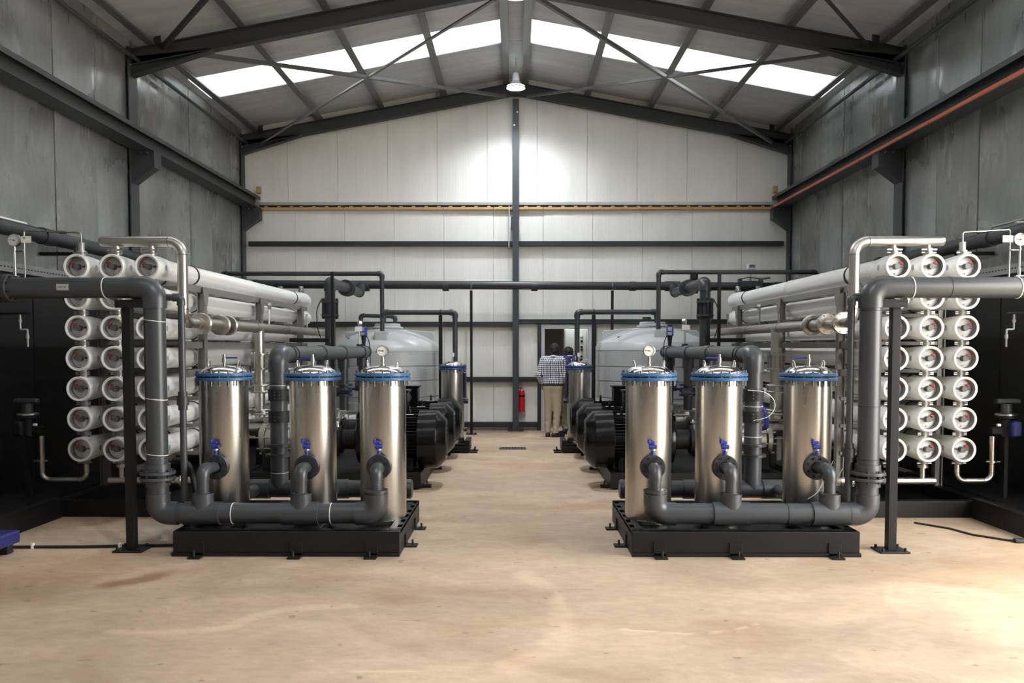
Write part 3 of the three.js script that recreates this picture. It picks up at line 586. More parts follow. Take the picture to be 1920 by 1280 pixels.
// motor with its axis along x, fan end at +x, origin under the middle on the skid
function electricMotor() {
  const t = thing('electric_motor', '', 'motor', HID), Y = -50 + 0.352, c = (x) => [x, Y, 0];
  part(t, 'frame_body', cyl(c(-0.5), c(0.2), 0.255, 0.255, 32), M.motor);
  const fins = []; for (let i = 0; i < 44; i++) { const a = i / 44 * Math.PI * 2 + 0.02; if (Math.sin(a) < -0.75) continue; const g = new THREE.BoxGeometry(0.62, 0.05, 0.007); g.translate(-0.15, 0.275, 0); g.rotateX(a - Math.PI / 2); g.translate(0, Y, 0); fins.push(g); }
  const f = part(t, 'cooling_fins', fins, M.motor); f.userData.kind = 'stuff';
  part(t, 'end_shield', lathe([[0, 0.0], [0.2, 0], [0.285, 0.03], [0.295, 0.06], [0.295, 0.1], [0, 0.1]], c(-0.57), [1, 0, 0], 32), M.motor);
  part(t, 'fan_cowl', lathe([[0.325, 0.0], [0.345, 0.008], [0.345, 0.225], [0.338, 0.236], [0.25, 0.322], [0.24, 0.33], [0, 0.33]], c(0.17), [1, 0, 0], 40, 0.35), M.motor);
  part(t, 'cowl_grille', [torus(c(0.502), [1, 0, 0], 0.19, 0.005, 28, 6), torus(c(0.502), [1, 0, 0], 0.14, 0.005, 28, 6), torus(c(0.502), [1, 0, 0], 0.09, 0.005, 28, 6)], M.rubber);
  const tb = part(t, 'terminal_box', [bx(-0.42, -0.12, Y + 0.25, Y + 0.5, -0.14, 0.14, 0.015), bx(-0.44, -0.1, Y + 0.5, Y + 0.53, -0.155, 0.155, 0.008)], M.motor);
  part(tb, 'cable_gland', [torus([-0.27, Y + 0.36, 0.15], [0, 0, 1], 0.045, 0.012, 20, 8), cyl([-0.27, Y + 0.36, 0.13], [-0.27, Y + 0.36, 0.155], 0.045, 0.045, 16)], M.pvc);
  part(t, 'lifting_eye', [torus([0.06, Y + 0.35, 0], [1, 0, 0], 0.035, 0.011, 18, 8), cyl([0.06, Y + 0.25, 0], [0.06, Y + 0.32, 0], 0.02, 0.02, 10)], M.motor);
  part(t, 'name_plate', bx(0.0, 0.11, Y + 0.3, Y + 0.302, 0.02, 0.075), M.white);
  for (const z of [-0.23, 0.23]) part(t, 'foot', bx(-0.45, 0.12, -50, -50 + 0.16, z - 0.05, z + 0.05, 0.008), M.motor);
  part(t, 'shaft_guard', cyl(c(-0.74), c(-0.56), 0.12, 0.12, 20), M.black);
  return t;
}
function pump() {
  const t = thing('multistage_pump', '', 'pump', HID), Y = -50 + 0.352, c = (x) => [x, Y, 0];
  part(t, 'bearing_frame', lathe([[0, 0], [0.12, 0], [0.16, 0.04], [0.1, 0.08], [0.1, 0.22], [0.17, 0.25], [0.17, 0.28], [0, 0.28]], c(-1.03), [1, 0, 0], 24), M.black);
  for (let i = 0; i < 5; i++) part(t, 'stage_casing', lathe([[0, 0], [0.15, 0], [0.158, 0.012], [0.158, 0.108], [0.15, 0.12], [0, 0.12]], c(-1.16 - i * 0.121), [1, 0, 0], 28), M.pipeSteel);
  part(t, 'end_casing', lathe([[0, 0], [0.14, 0], [0.19, 0.03], [0.19, 0.08], [0, 0.08]], c(-1.73), [1, 0, 0], 28), M.pipeSteel);
  const rods = []; for (let i = 0; i < 8; i++) { const a = i / 8 * Math.PI * 2 + 0.2; rods.push(cyl([-1.74, Y + Math.sin(a) * 0.175, Math.cos(a) * 0.175], [-1.0, Y + Math.sin(a) * 0.175, Math.cos(a) * 0.175], 0.011, 0.011, 8)); }
  part(t, 'tie_rods', rods, M.bolt);
  part(t, 'suction_nozzle', [cyl([-1.1, Y, 0], [-1.1, Y + 0.26, 0], 0.08, 0.08, 18), cyl([-1.1, Y + 0.24, 0], [-1.1, Y + 0.27, 0], 0.13, 0.13, 22)], M.galv);
  for (const x of [-1.62, -1.1]) part(t, 'foot', bx(x - 0.06, x + 0.06, -50, Y - 0.1, -0.14, 0.14, 0.008), M.black);
  return t;
}
const ves = { '-1': pressureVessel(-1), 1: pressureVessel(1) };
const moto = electricMotor(), pum = pump();
const used = new Set();
function place(proto, pos, label, turn = 0) {        // the prototype itself first, clones after
  if (used.has(proto)) return dup(proto, pos, label, turn);
  used.add(proto); proto.position.set(...pos); proto.rotation.y = turn; proto.userData.label = label; return proto;
}

// ---------------------------------------------------------------- the two mirrored trains
for (const s of [-1, 1]) {
  const sd = s < 0 ? 'left' : 'right', L = s < 0;
  const P = (a, y, z) => [s * a, y, z];
  const X = (a0, a1, y0, y1, z0, z1, bev) => bx(s * a0, s * a1, y0, y1, z0, z1, bev);
  const far = s < 0 ? 'far left' : 'far right';

  // ---- filter skid
  {
    const t = thing('filter_skid', `black steel skid carrying three steel filters, ${sd} of the aisle`, 'skid', P(1.82, 0, -7.15));
    part(t, 'front_rail', [X(0.92, 2.72, 0.03, 0.2, -6.55, -6.5, 0.006), X(0.92, 2.72, 0.17, 0.2, -6.62, -6.51, 0.004), X(0.92, 2.73, 0.0, 0.03, -6.56, -6.49, 0.003)], M.black);
    part(t, 'rear_rail', [X(0.92, 2.72, 0.0, 0.2, -7.85, -7.8, 0.006), X(0.92, 2.72, 0.17, 0.2, -7.84, -7.74, 0.004)], M.black);
    for (const a of [0.92, 2.67]) part(t, 'side_rail', [X(a, a + 0.05, 0.0, 0.2, -7.8, -6.55, 0.006), X(a < 1 ? a + 0.0 : a - 0.05, a < 1 ? a + 0.1 : a + 0.05, 0.17, 0.2, -7.8, -6.55, 0.004)], M.black);
    part(t, 'pan', X(0.97, 2.67, 0.08, 0.1, -7.8, -6.55), M.black);
    for (const a of [1.14, 1.74, 2.5]) part(t, 'cross_member', X(a - 0.12, a + 0.12, 0.1, 0.16, -7.78, -6.6, 0.004), M.black);
    const foot = (g1, g2, g3) => { const f = part(t, 'anchor_foot', [g1, g2], M.black); part(f, 'anchor_bolt', g3, M.rubber); };
    for (const a of [1.14, 1.74, 2.52]) foot(X(a - 0.05, a + 0.05, 0.01, 0.115, -6.5, -6.49, 0.003), X(a - 0.05, a + 0.05, 0, 0.014, -6.5, -6.4, 0.003), cyl(P(a + 0.01, 0.01, -6.44), P(a + 0.01, 0.06, -6.44), 0.009, 0.009, 8));
    for (const z of [-6.85, -7.5]) foot(X(0.905, 0.92, 0.01, 0.11, z - 0.05, z + 0.05, 0.003), X(0.82, 0.92, 0, 0.014, z - 0.05, z + 0.05, 0.003), cyl(P(0.86, 0.01, z), P(0.86, 0.055, z), 0.009, 0.009, 8));
  }
  // ---- three filter housings
  const tags = [['inner', 1.14, 'gauge', 'with a dial gauge on its lid, next to the aisle'], ['middle', 1.74, 'lever', 'with a blue lid lever, middle of three'], ['outer', 2.5, 'lever', 'with a blue lid lever, nearest the tall pipe']];
  for (const [, a, ex, tx] of tags) filterHousing(`tall steel filter ${tx}, ${sd} skid`, 0.196, 1.215, ex, L ? (a > 2 ? 1 : -1) : -1, M.blueFlange).position.set(s * a, 0.16, -7.1);

  // ---- inlet manifold with the tall pipe and its run to the wall
  {
    const r = 0.084, z = -6.7, ym = 0.305, at = 2.135, av = L ? 2.915 : 2.855;
    const t = thing('inlet_manifold', `dark grey plastic inlet manifold with risers and tall pipe, ${sd} filters`, 'pipework', P(av, 0, z));
    run(t, [P(1.135, 0.5, z), P(1.135, ym, z), P(av, ym, z), P(av, at, z), P(4.95, at, z)], r, M.pvc, { R: 1.15, socket: 0.8, seg: 28 });
    for (const a of [1.75, 2.55]) {
      const tee = part(t, 'tee', [cyl(P(a - 0.15, ym, z), P(a + 0.15, ym, z), r * 1.13, r * 1.13, 28), cyl(P(a, ym, z), P(a, 0.47, z), r * 1.0, r * 1.0, 28)], M.pvc);
      part(tee, 'socket_rim', ring(P(a, 0.462, z), [0, 1, 0], r * 0.84, 0.016, r * 0.18), M.pvc);
    }
    part(t, 'socket_rim', ring(P(1.135, 0.492, z), [0, 1, 0], r * 0.9, 0.016, r * 0.26), M.pvc);
    for (const [a, an] of [[1.135, 1.14], [1.75, 1.74], [2.55, 2.5]]) {
      part(t, 'reducer', cyl(P(a, 0.46, z), P(a, 0.475, z), 0.08, 0.05, 22), M.pvc);
      run(t, [P(a, 0.44, z), P(a, 0.66, z), P(an, 0.66, -6.9)], 0.047, M.pvc, { R: 1.3, socket: 0.5, seg: 20, pipe: 'riser', elbow: 'riser_elbow' });
      const nf = part(t, 'nozzle_flange', [lathe([[0.05, 0], [0.1, 0], [0.104, 0.004], [0.104, 0.022], [0.1, 0.026], [0.05, 0.026]], P(an, 0.66, -6.875), [0, 0, 1], 28), lathe([[0.05, 0], [0.1, 0], [0.104, 0.004], [0.104, 0.018], [0.1, 0.022], [0.05, 0.022]], P(an, 0.66, -6.905), [0, 0, 1], 28)], M.pvcDark);
      part(nf, 'bolts', ringBolts(P(an, 0.66, -6.87), [0, 0, 1], 0.08, 0.09, 0.009, 8), M.rubber);
      const tap = part(t, 'drain_tap', [cyl(P(an, 0.755, -6.865), P(an, 0.83, -6.865), 0.014, 0.014, 12), cyl(P(an - 0.03, 0.83, -6.865), P(an + 0.03, 0.83, -6.865), 0.017, 0.017, 12)], M.blue, 'blue tap');
      part(tap, 'tap_handle', [bc(s * an - 0.01, 0.865, -6.865, 0.05, 0.026, 0.022, 0.008), bc(s * an - 0.035, 0.875, -6.865, 0.02, 0.04, 0.03, 0.008)], M.blue);
      part(tap, 'tap_collar', cyl(P(an, 0.8, -6.865), P(an, 0.812, -6.865), 0.024, 0.024, 12), M.bolt);
    }
    flange(t, P(av, 0.615, z), [0, 1, 0], 0.138, 0.026, M.pvc, { gap: 0.02, n: 8, boltMat: M.rubber });
    part(t, 'flange_adaptor', [cyl(P(av, 0.65, z), P(av, 0.71, z), 0.1, 0.098, 28), cyl(P(av, 0.53, z), P(av, 0.58, z), 0.098, 0.1, 28)], M.pvc);
    for (const y of L ? [1.87, 1.24, 0.79] : [1.95, 1.18, 0.75]) part(t, L ? 'zip_tie' : 'joint_line', ring(P(av, y, z), L ? [0.12, 1, 0] : [0, 1, 0], r + 0.0005, L ? 0.006 : 0.005, 0.003), L ? M.tie : M.rubber);
    for (const a of L ? [3.3] : [3.17, 4.02]) part(t, 'zip_tie', ring(P(a, at, z), [1, 0.05, 0], r + 0.0005, 0.007, 0.004), M.tie);
    for (const a of L ? [2.3, 1.5] : [2.2, 1.6, 1.9]) part(t, 'joint_line', ring(P(a, ym, z), [1, 0, 0], r + 0.0005, 0.006, 0.003), L ? M.tie : M.rubber);
    if (L) {
      flange(t, P(4.12, at, z), [1, 0, 0], 0.11, 0.05, M.pvcDark, { boltMat: M.rubber });
      const c = document.createElement('canvas'); c.width = 256; c.height = 128; const x = c.getContext('2d'); x.fillStyle = '#a8a9a6'; x.fillRect(0, 0, 256, 128); x.fillStyle = '#4a4a48'; x.font = 'bold 52px sans-serif'; x.fillText('LINE KI', 16, 82);
      const tx = new THREE.CanvasTexture(c); tx.colorSpace = THREE.SRGBColorSpace;
      const g = new THREE.CylinderGeometry(r + 0.0015, r + 0.0015, 0.098, 12, 1, true, -0.3, 0.6); const uv = g.attributes.uv; for (let i = 0; i < uv.count; i++) uv.setXY(i, uv.getY(i), 1 - uv.getX(i)); g.rotateZ(-Math.PI / 2); g.rotateX(0.0); g.translate(-3.61, at, z);
      const lab = part(t, 'paper_label', g, new THREE.MeshStandardMaterial({ map: tx, roughness: 0.6, side: THREE.DoubleSide }), 'small pale label');
    } else part(t, 'joint_line', ring(P(3.47, at, z), [1, 0, 0], r + 0.0005, 0.005, 0.002), M.rubber);
  }
  // ---- post under the tall pipe
  const postOf = (a, label) => {
    const t = thing('support_post', label, 'post', P(a, 0, -6.7)), top = 2.022;
    part(t, 'upright', X(a - 0.035, a + 0.035, 0.012, top, -6.735, -6.665, 0.005), M.black);
    const b = part(t, 'base_plate', X(a - 0.12, a + 0.12, 0, 0.014, -6.8, -6.6, 0.003), M.black);
    for (const [dx, dz] of [[-0.09, 0.07], [0.09, 0.07], [-0.09, -0.07], [0.09, -0.07]]) part(b, 'bolt', cyl(P(a + dx, 0.01, -6.7 + dz), P(a + dx, 0.04, -6.7 + dz), 0.011, 0.011, 6), M.rubber);
    part(t, 'saddle', [X(a - 0.15, a + 0.07, top, top + 0.014, -6.77, -6.63, 0.003), X(a - 0.15, a + 0.07, top - 0.05, top, -6.642, -6.632, 0.002)], M.black);
  };
  postOf(L ? 3.135 : 3.05, `square black post holding up the tall grey pipe, ${sd} of the aisle`);
  if (L) postOf(4.28, 'square black post at the left edge of the picture');

  // ---- small riser beside the tall pipe
  {
    const z = -6.74, r = 0.027, yu = L ? 1.22 : 0.8, a = 2.715;
    const t = thing('vent_riser', `slim dark plastic pipe with a union beside the tall pipe, ${sd}`, 'pipe', P(a, 0.4, z));
    run(t, [P(L ? 2.84 : 2.8, 2.06, z), P(a, 2.06, z), P(a, 0.4, z)], r, M.pvc, { R: 1.2, socket: 1.2, fat: 1.25 });
    part(t, 'union', [cyl(P(a, yu - 0.075, z), P(a, yu + 0.075, z), r * 1.35, r * 1.35, 16), cyl(P(a, yu - 0.035, z), P(a, yu + 0.035, z), r * 1.75, r * 1.75, 12)], M.pvcDark);
    if (L) solo('flexible_hose', 'dark flexible hose curving down beside the left tall pipe', 'hose', sweep(rounded([[-2.85, 0.72, -6.86], [-2.72, 0.7, -6.85], [-2.66, 0.5, -6.84], [-2.66, 0.2, -6.84]], 0.12), 0.026, 12), M.rubber, [-2.66, 0.2, -6.84]);
  }
  // ---- rear manifold, riser and suction header
  {
    const t = thing('suction_header', `dark plastic outlet manifold and overhead suction header, ${sd} train`, 'pipework', P(2.28, 0, -8.1)), zr = -7.95;
    const r = 0.083;
    part(t, 'pipe', cyl(P(1.0, 0.29, zr), P(2.75, 0.29, zr), r, r, 24), M.pvcDark);
    for (const a of [1.14, 1.74, 2.5]) { part(t, 'outlet', cyl(P(a, 0.29, -7.29), P(a, 0.29, zr), 0.055, 0.055, 18), M.pvcDark); part(t, 'tee', cyl(P(a - 0.13, 0.29, zr), P(a + 0.13, 0.29, zr), r * 1.13, r * 1.13, 24), M.pvcDark); }
    run(t, [P(2.28, 0.29, zr), P(2.28, 1.585, zr), P(2.28, 1.585, -12.55)], r, M.pvc, { R: 1.2, socket: 0.8, seg: 24 });
    for (const y of [1.2, 0.99]) { const c = part(t, 'clamp_coupling', cyl(P(2.28, y - 0.055, zr), P(2.28, y + 0.055, zr), r * 1.17, r * 1.17, 24), M.rubber); part(c, 'bolts', [-0.03, 0, 0.03].flatMap((d) => [cyl(P(2.25, y + d, zr + 0.09), P(2.25, y + d, zr + 0.108), 0.007, 0.007, 6), cyl(P(2.29, y + d, zr + 0.09), P(2.29, y + d, zr + 0.108), 0.007, 0.007, 6)]), M.stud); }
    for (const y of [0.72, 0.62]) part(t, 'valve_flange', cyl(P(2.28, y - 0.012, zr), P(2.28, y + 0.012, zr), 0.125, 0.125, 24), M.pvcDark);
    for (const y of L ? [1.29, 0.45] : [1.09, 0.8]) part(t, 'zip_tie', ring(P(2.28, y, zr), [0, 1, 0], r + 0.0005, 0.005, 0.003), M.tie);
    for (const z of [-8.3, -8.42]) part(t, 'joint_band', ring(P(2.28, 1.585, z), [0, 0, 1], r, 0.02, 0.007), M.rubber);
    for (const [i, z] of [[0, -9.8], [1, -10.97], [2, -12.3]]) {
      part(t, 'branch_tee', cyl(P(2.28, 1.585, z - 0.16), P(2.28, 1.585, z + 0.16), r * 1.12, r * 1.12, 24), M.pvc);
      part(t, 'branch', [cyl(P(2.28, 1.585, z), P(2.28, 0.83, z), 0.06, 0.06, 20), cyl(P(2.28, 1.5, z), P(2.28, 1.38, z), 0.078, 0.078, 20)], M.pvcDark);
      const v = part(t, 'butterfly_valve', [cyl(P(2.28, 1.06, z), P(2.28, 1.12, z), 0.11, 0.11, 24), cyl(P(2.28, 1.145, z), P(2.28, 1.17, z), 0.115, 0.115, 24), cyl(P(2.28, 1.01, z), P(2.28, 1.035, z), 0.115, 0.115, 24)], std(0.015, 0.018, 0.05, 0.45));
      part(v, 'hand_lever', [cyl(P(2.22, 1.09, z), P(2.05, 1.12, z), 0.014, 0.014, 8), X(1.96, 2.07, 1.1, 1.15, z - 0.02, z + 0.02, 0.01)], M.black);
    }
    part(t, 'end_cap', lathe([[r * 1.15, 0], [r * 1.15, 0.1], [r * 0.9, 0.16], [0, 0.18]], P(2.28, 1.585, -12.5), [0, 0, -1], 24), M.pvcDark);
    const ga = 2.28, zb = L ? -12.1 : -11.2;
    const st = part(t, 'saddle_clamp', cyl(P(ga, 1.66, zb), P(ga, 1.7, zb), 0.045, 0.04, 14), M.rubber);
    gauge(t, P(ga, 2.0, zb), 0.04, 0.3, [s * 0.85, 0, 0.5], 'pressure_gauge');
    part(st, 'white_tag', bc(s * ga, 1.92, zb + 0.05, 0.1, 0.07, 0.006), M.white);
    const zt = L ? -12.45 : -12.3;
    const tr = part(t, 'pressure_transmitter', [bc(s * 2.28, 1.89, zt, 0.1, 0.15, 0.09, 0.02)], M.blue, 'blue pressure transmitter');
    part(tr, 'display', [bc(s * 2.28 - 0.01, 1.925, zt + 0.048, 0.06, 0.055, 0.004), bc(s * 2.28 - 0.01, 1.855, zt + 0.048, 0.06, 0.045, 0.004)], M.galv);
    part(tr, 'transmitter_stem', [cyl(P(2.28, 1.66, zt), P(2.28, 1.82, zt), 0.022, 0.04, 12), cyl(P(2.28, 1.96, zt), P(2.28, 1.985, zt), 0.035, 0.035, 12)], M.rubber);
    part(tr, 'cable', sweep(rounded([P(2.24, 1.83, zt), P(2.2, 1.75, zt), P(2.19, 1.62, zt - 0.02), P(2.19, 1.2, zt - 0.03)], 0.05), 0.007, 6), M.rubber);
  }
  // ---- pump skid with three motor and pump sets
  {
    const t = thing('pump_skid', `black steel skid under the pump motors, ${sd} of the aisle`, 'skid', P(2.0, 0, -11.2));
    part(t, 'front_rail', X(1.1, 3.1, 0.02, 0.2, -9.62, -9.56, 0.005), M.black); part(t, 'rear_rail', X(1.1, 3.1, 0.02, 0.2, -12.86, -12.8, 0.005), M.black);
    for (const a of [1.1, 3.04]) part(t, 'side_rail', X(a, a + 0.06, 0.02, 0.2, -12.8, -9.62, 0.005), M.black);
    part(t, 'deck', X(1.16, 3.04, 0.17, 0.195, -12.8, -9.62), M.black);
    for (const z of [-9.75, -11.2, -12.65]) { const f = part(t, 'anchor_foot', X(1.0, 1.1, 0, 0.03, z - 0.05, z + 0.05, 0.003), M.black); part(f, 'anchor_bolt', cyl(P(1.05, 0.02, z), P(1.05, 0.08, z), 0.01, 0.01, 8), M.rubber); part(t, 'leg', X(1.12, 1.2, 0, 0.02, z - 0.05, z + 0.05), M.black); }
    const wz = ['nearest', 'middle', 'farthest'];
    [-9.92, -11.2, -12.4].forEach((z, i) => {
      place(moto, P(1.33, 0.2, z), `${wz[i]} of three big black electric motors, ${sd} of the aisle`, L ? 0 : Math.PI);
      place(pum, P(1.33, 0.2, z), `${wz[i]} steel multistage pump behind the ${sd} motors`, L ? 0 : Math.PI);
    });
    // recovery cylinder under the high-pressure drop pipe
    const e = thing('pressure_exchanger', `horizontal stainless cylinder below the steel drop pipe, ${sd} train`, 'cylinder', P(3.3, 0, -10.57));
    part(e, 'barrel', lathe([[0, 0], [0.09, 0], [0.1, 0.02], [0.1, 0.53], [0.09, 0.55], [0, 0.55]], P(2.85, 0.62, -10.57), [s, 0, 0], 28), M.pipeSteel);
    part(e, 'tie_rod', cyl(P(2.8, 0.73, -10.5), P(3.42, 0.73, -10.5), 0.016, 0.016, 10), M.bolt); part(e, 'tie_rod', cyl(P(2.8, 0.5, -10.5), P(3.42, 0.5, -10.5), 0.01, 0.01, 10), M.bolt);
    part(e, 'clamp', X(3.05, 3.2, 0.69, 0.77, -10.53, -10.47, 0.008), M.bolt); part(e, 'clamp', X(3.18, 3.24, 0.44, 0.56, -10.53, -10.47, 0.006), M.bolt);
    part(e, 'stand', X(2.93, 3.02, 0.196, 0.53, -10.62, -10.52, 0.004), M.black); part(e, 'stand', X(3.24, 3.32, 0, 0.53, -10.62, -10.52, 0.004), M.black);
  }
  // ---- vessel rack
  const cols = L ? [3.57, 3.915, 4.26] : [3.685, 4.02, 4.36], colName = ['aisle-side', 'middle', 'wall-side'];
  const zv = -8.05, rowY = (i) => 2.437 - 0.2967 * i;
  {
    const a0 = cols[0] - 0.188, a1 = cols[2] + 0.2;
    const t = thing('vessel_rack', `grey steel rack holding the white pressure vessels, ${sd} side`, 'rack', P(cols[1], 0, -11));
    for (const z of [-8.95, -10.95, -13.02]) {
      for (const a of [a0, a1]) part(t, 'post', [X(a - 0.035, a + 0.035, 0.16, rowY(0) - 0.14, z - 0.006, z + 0.006), X(a - 0.04, a - 0.03, 0.16, rowY(0) - 0.14, z - 0.04, z + 0.04), X(a + 0.03, a + 0.04, 0.16, rowY(0) - 0.14, z - 0.04, z + 0.04)], M.rackSteel);
      const g = (a) => { const sh = new THREE.Shape([[-0.085, 0], [0.085, 0], [0.075, -0.06], [0.035, -0.2], [-0.035, -0.2], [-0.075, -0.06]].map((p) => new THREE.Vector2(...p))); const q = new THREE.ExtrudeGeometry(sh, { depth: 0.008, bevelEnabled: false }); q.rotateY(Math.PI / 2); q.translate(s * a - 0.004, rowY(0) - 0.14, z); return q; };
      part(t, 'gusset', g(a0 - 0.045), M.rackSteel);
      for (let i = 0; i < 7; i++) { const c = part(t, 'cross_beam', X(a0, a1, rowY(i) - 0.165, rowY(i) - 0.125, z - 0.03, z + 0.03, 0.003), M.rackSteel); for (const a of cols) part(c, 'saddle', X(a - 0.06, a + 0.06, rowY(i) - 0.126, rowY(i) - 0.1055, z - 0.025, z + 0.025, 0.004), M.white); }
    }
    for (const i of [0, 2, 3]) part(t, 'long_beam', X(a0 - 0.02, a0 + 0.03, rowY(i) - 0.2, rowY(i) - 0.13, -13.4, -8.5, 0.004), M.rackSteel);
    part(t, 'base_rail', [X(a0 - 0.15, a1 + 0.1, 0, 0.16, -8.12, -8.02, 0.005), X(a0 - 0.15, a0 + 0.03, 0, 0.16, -13.6, -8.12, 0.005), X(a1 - 0.05, a1 + 0.1, 0, 0.16, -13.6, -8.12, 0.005), X(a0, a1, 0, 0.16, -13.7, -13.6, 0.005)], M.black);
    part(t, 'drip_tray', X(a0, a1 + 0.02, 0.02, 0.04, -13.6, -8.12), M.black);
  }
  const capped = [];
  for (let c = 0; c < 3; c++) for (let i = 0; i < 7; i++) {
    const v = place(ves[s], P(cols[c], rowY(i), zv), `white pressure vessel, ${word[i]} of seven in the ${colName[c]} column, ${sd} rack`);
    v.userData.group = `pressure vessels in the ${sd} rack`;
    if (i === 0 && c < 2) capped.push(v);
  }
  for (const [k, v] of capped.entries()) { ORG.set(v, [0, 0, 0]); const cp = part(v, 'vent_cap', lathe([[0, 0.149], [0.04, 0.149], [0.04, 0.21], [0.034, 0.225], [0, 0.23]], [0, 0, -5.78], [0, 1, 0], 20), k ? M.rackSteel : M.bolt, 'steel vent cap'); part(cp, 'cap_nut', cyl([0, 0.149, -5.78], [0, 0.162, -5.78], 0.055, 0.055, 8), M.bolt); }
  // ---- stainless feed header over the vessels and along the aisle side
  {
    const z = zv - 0.115, ah = L ? 3.27 : 3.31, y = 2.69, r = 0.05, t = thing('feed_header', `brownish stainless header from the ${sd} vessel tops to the pumps`, 'pipework', P(ah, 1.9, z));
    run(t, [P(cols[1] + 0.13, y, z), P(ah, y, z), P(ah, 1.9, z), P(ah, 1.9, -8.55)], r, M.pipeSteel, { fat: 1.0, R: 2.6, socket: 0, weld: true, seg: 22 });
    part(t, 'pipe', cyl(P(ah, 1.9, -8.5), P(ah, 1.9, -14.55), 0.06, 0.06, 24), M.pipeSteel);
    part(t, 'end_cap', lathe([[r, 0], [r * 0.9, 0.02], [r * 0.5, 0.035], [0, 0.04]], P(cols[1] + 0.13, y, z), [s, 0, 0], 20), M.pipeSteel);
    for (const a of cols.slice(0, 2)) { const d = part(t, 'drop', cyl(P(a, y - 0.03, z), P(a, 2.587, z), 0.03, 0.03, 16), M.pipeSteel); part(d, 'clamp', cyl(P(a, 2.588, z), P(a, 2.62, z), 0.048, 0.048, 16), M.pipeSteel); part(d, 'clamp_bolt', cyl(P(a - 0.075, 2.605, z + 0.03), P(a + 0.075, 2.605, z + 0.03), 0.011, 0.011, 8), M.bolt); }
    for (const zz of L ? [-8.62, -9.18, -9.42] : [-8.42, -8.85, -9.3]) flange(t, P(ah, 1.9, zz), [0, 0, 1], 0.112, 0.022, M.pipeSteel, { gap: 0.01, n: 8 });
    part(t, 'expansion_body', cyl(P(ah, 1.9, -9.36), P(ah, 1.9, -9.24), 0.075, 0.075, 20), M.weld);
    for (const zz of [-10.4, -11.8, -13.3]) part(t, 'weld_seam', torus(P(ah, 1.9, zz), [0, 0, 1], 0.06, 0.004, 20, 5), M.weld);
    // drop pipe to the recovery cylinder
    const zd = -10.57;
    part(t, 'drop_pipe', [cyl(P(ah, 1.9, zd), P(ah, 0.72, zd), 0.066, 0.066, 24)], M.pipeSteel);
    const cp = part(t, 'check_valve', [cyl(P(ah, 1.385, zd), P(ah, 1.56, zd), 0.085, 0.085, 22), cyl(P(ah, 1.55, zd), P(ah, 1.575, zd), 0.115, 0.115, 22), cyl(P(ah, 1.37, zd), P(ah, 1.395, zd), 0.115, 0.115, 22)], M.pipeSteel);
    part(cp, 'bolts', ringBolts(P(ah, 1.475, zd), [0, 1, 0], 0.1, 0.24, 0.009, 8), M.bolt);
    flange(t, P(ah, 1.13, zd), [0, 1, 0], 0.12, 0.02, M.pipeSteel, { gap: 0.06, n: 8, gasket: M.pipeSteel });
    flange(t, P(ah, 0.83, zd), [0, 1, 0], 0.12, 0.03, M.pipeSteel, { gap: 0.008, n: 8 });
    gauge(t, P(ah, 2.2, L ? -11.0 : -11.3), 0.042, 0.26, [s * 0.95, 0, 0.35], 'pressure_gauge');
    part(t, 'sample_valve', [cyl(P(ah, 1.94, -13.0), P(ah, 2.12, -13.0), 0.012, 0.012, 8), cyl(P(ah, 2.1, -13.0), P(ah, 2.17, -13.0), 0.02, 0.02, 8)], M.bolt);
    part(t, 'pipe_bracket', X(ah - 0.5, ah + 0.1, 1.73, 1.79, -12.45, -12.35, 0.004), M.black);
  }
  // ---- collector under the vessels and the reject bend
  {
    const z = zv - 0.115, t = thing('drain_collector', `stainless collector pipe under the ${sd} vessel stacks`, 'pipework', P(cols[0], 0.34, z));
    run(t, [P(cols[1] + 0.12, 0.335, z), P(3.12, 0.335, z), P(3.12, 0.335, -9.4)], 0.036, M.pipeSteel, { fat: 1.0, R: 2.4, socket: 0, weld: true });
    for (const a of cols.slice(0, 2)) part(t, 'riser', [cyl(P(a, 0.35, z), P(a, 0.52, z), 0.026, 0.026, 14), cyl(P(a, 0.47, z), P(a, 0.5, z), 0.05, 0.05, 16)], M.pipeSteel);
    flange(t, P(3.3, 0.335, z), [1, 0, 0], 0.06, 0.016, M.bolt, { gap: 0.01 });
    const b = thing('reject_bend', `stainless U-bend from the wall-side bottom vessel, ${sd} rack`, 'pipe', P(cols[2], 0.34, z));
    run(b, [P(cols[2], 0.5, z), P(cols[2], 0.34, z), P(4.7, 0.34, z), P(4.7, 0.78, z)], 0.026, M.pipeSteel, { fat: 1.0, R: 3, socket: 0, weld: true });
    part(b, 'union', [cyl(P(4.7, 0.52, z), P(4.7, 0.54, z), 0.045, 0.045, 12), cyl(P(4.63, 0.53, z + 0.02), P(4.77, 0.53, z + 0.02), 0.009, 0.009, 8)], M.bolt);
    const v = thing('control_valve', `flanged valve ${L ? 'with dark body' : 'with blue actuator'} at the ${far} of the rack`, 'valve', P(4.83, 0.78, z));
    part(v, 'body', [cyl(P(4.83, 0.78, z), P(4.83, 0.95, z), 0.06, 0.06, 18), X(4.68, 4.85, 0.8, 0.87, z - 0.03, z + 0.03, 0.01)], M.black);
    for (const y of [0.97, 0.995]) part(v, 'flange', cyl(P(4.83, y - 0.008, z), P(4.83, y + 0.008, z), 0.1, 0.1, 22), y > 0.98 ? M.bolt : M.black);
    part(v, 'bonnet', [cyl(P(4.83, 1.0, z), P(4.83, 1.1, z), 0.05, 0.05, 16), X(4.72, 4.96, 1.1, 1.15, z - 0.04, z + 0.04, 0.02)], M.pvcDark);
    part(v, 'actuator', bc(s * 4.86, 0.86, z + 0.1, 0.1, 0.16, 0.1, 0.03), L ? M.black : M.bluePlastic);
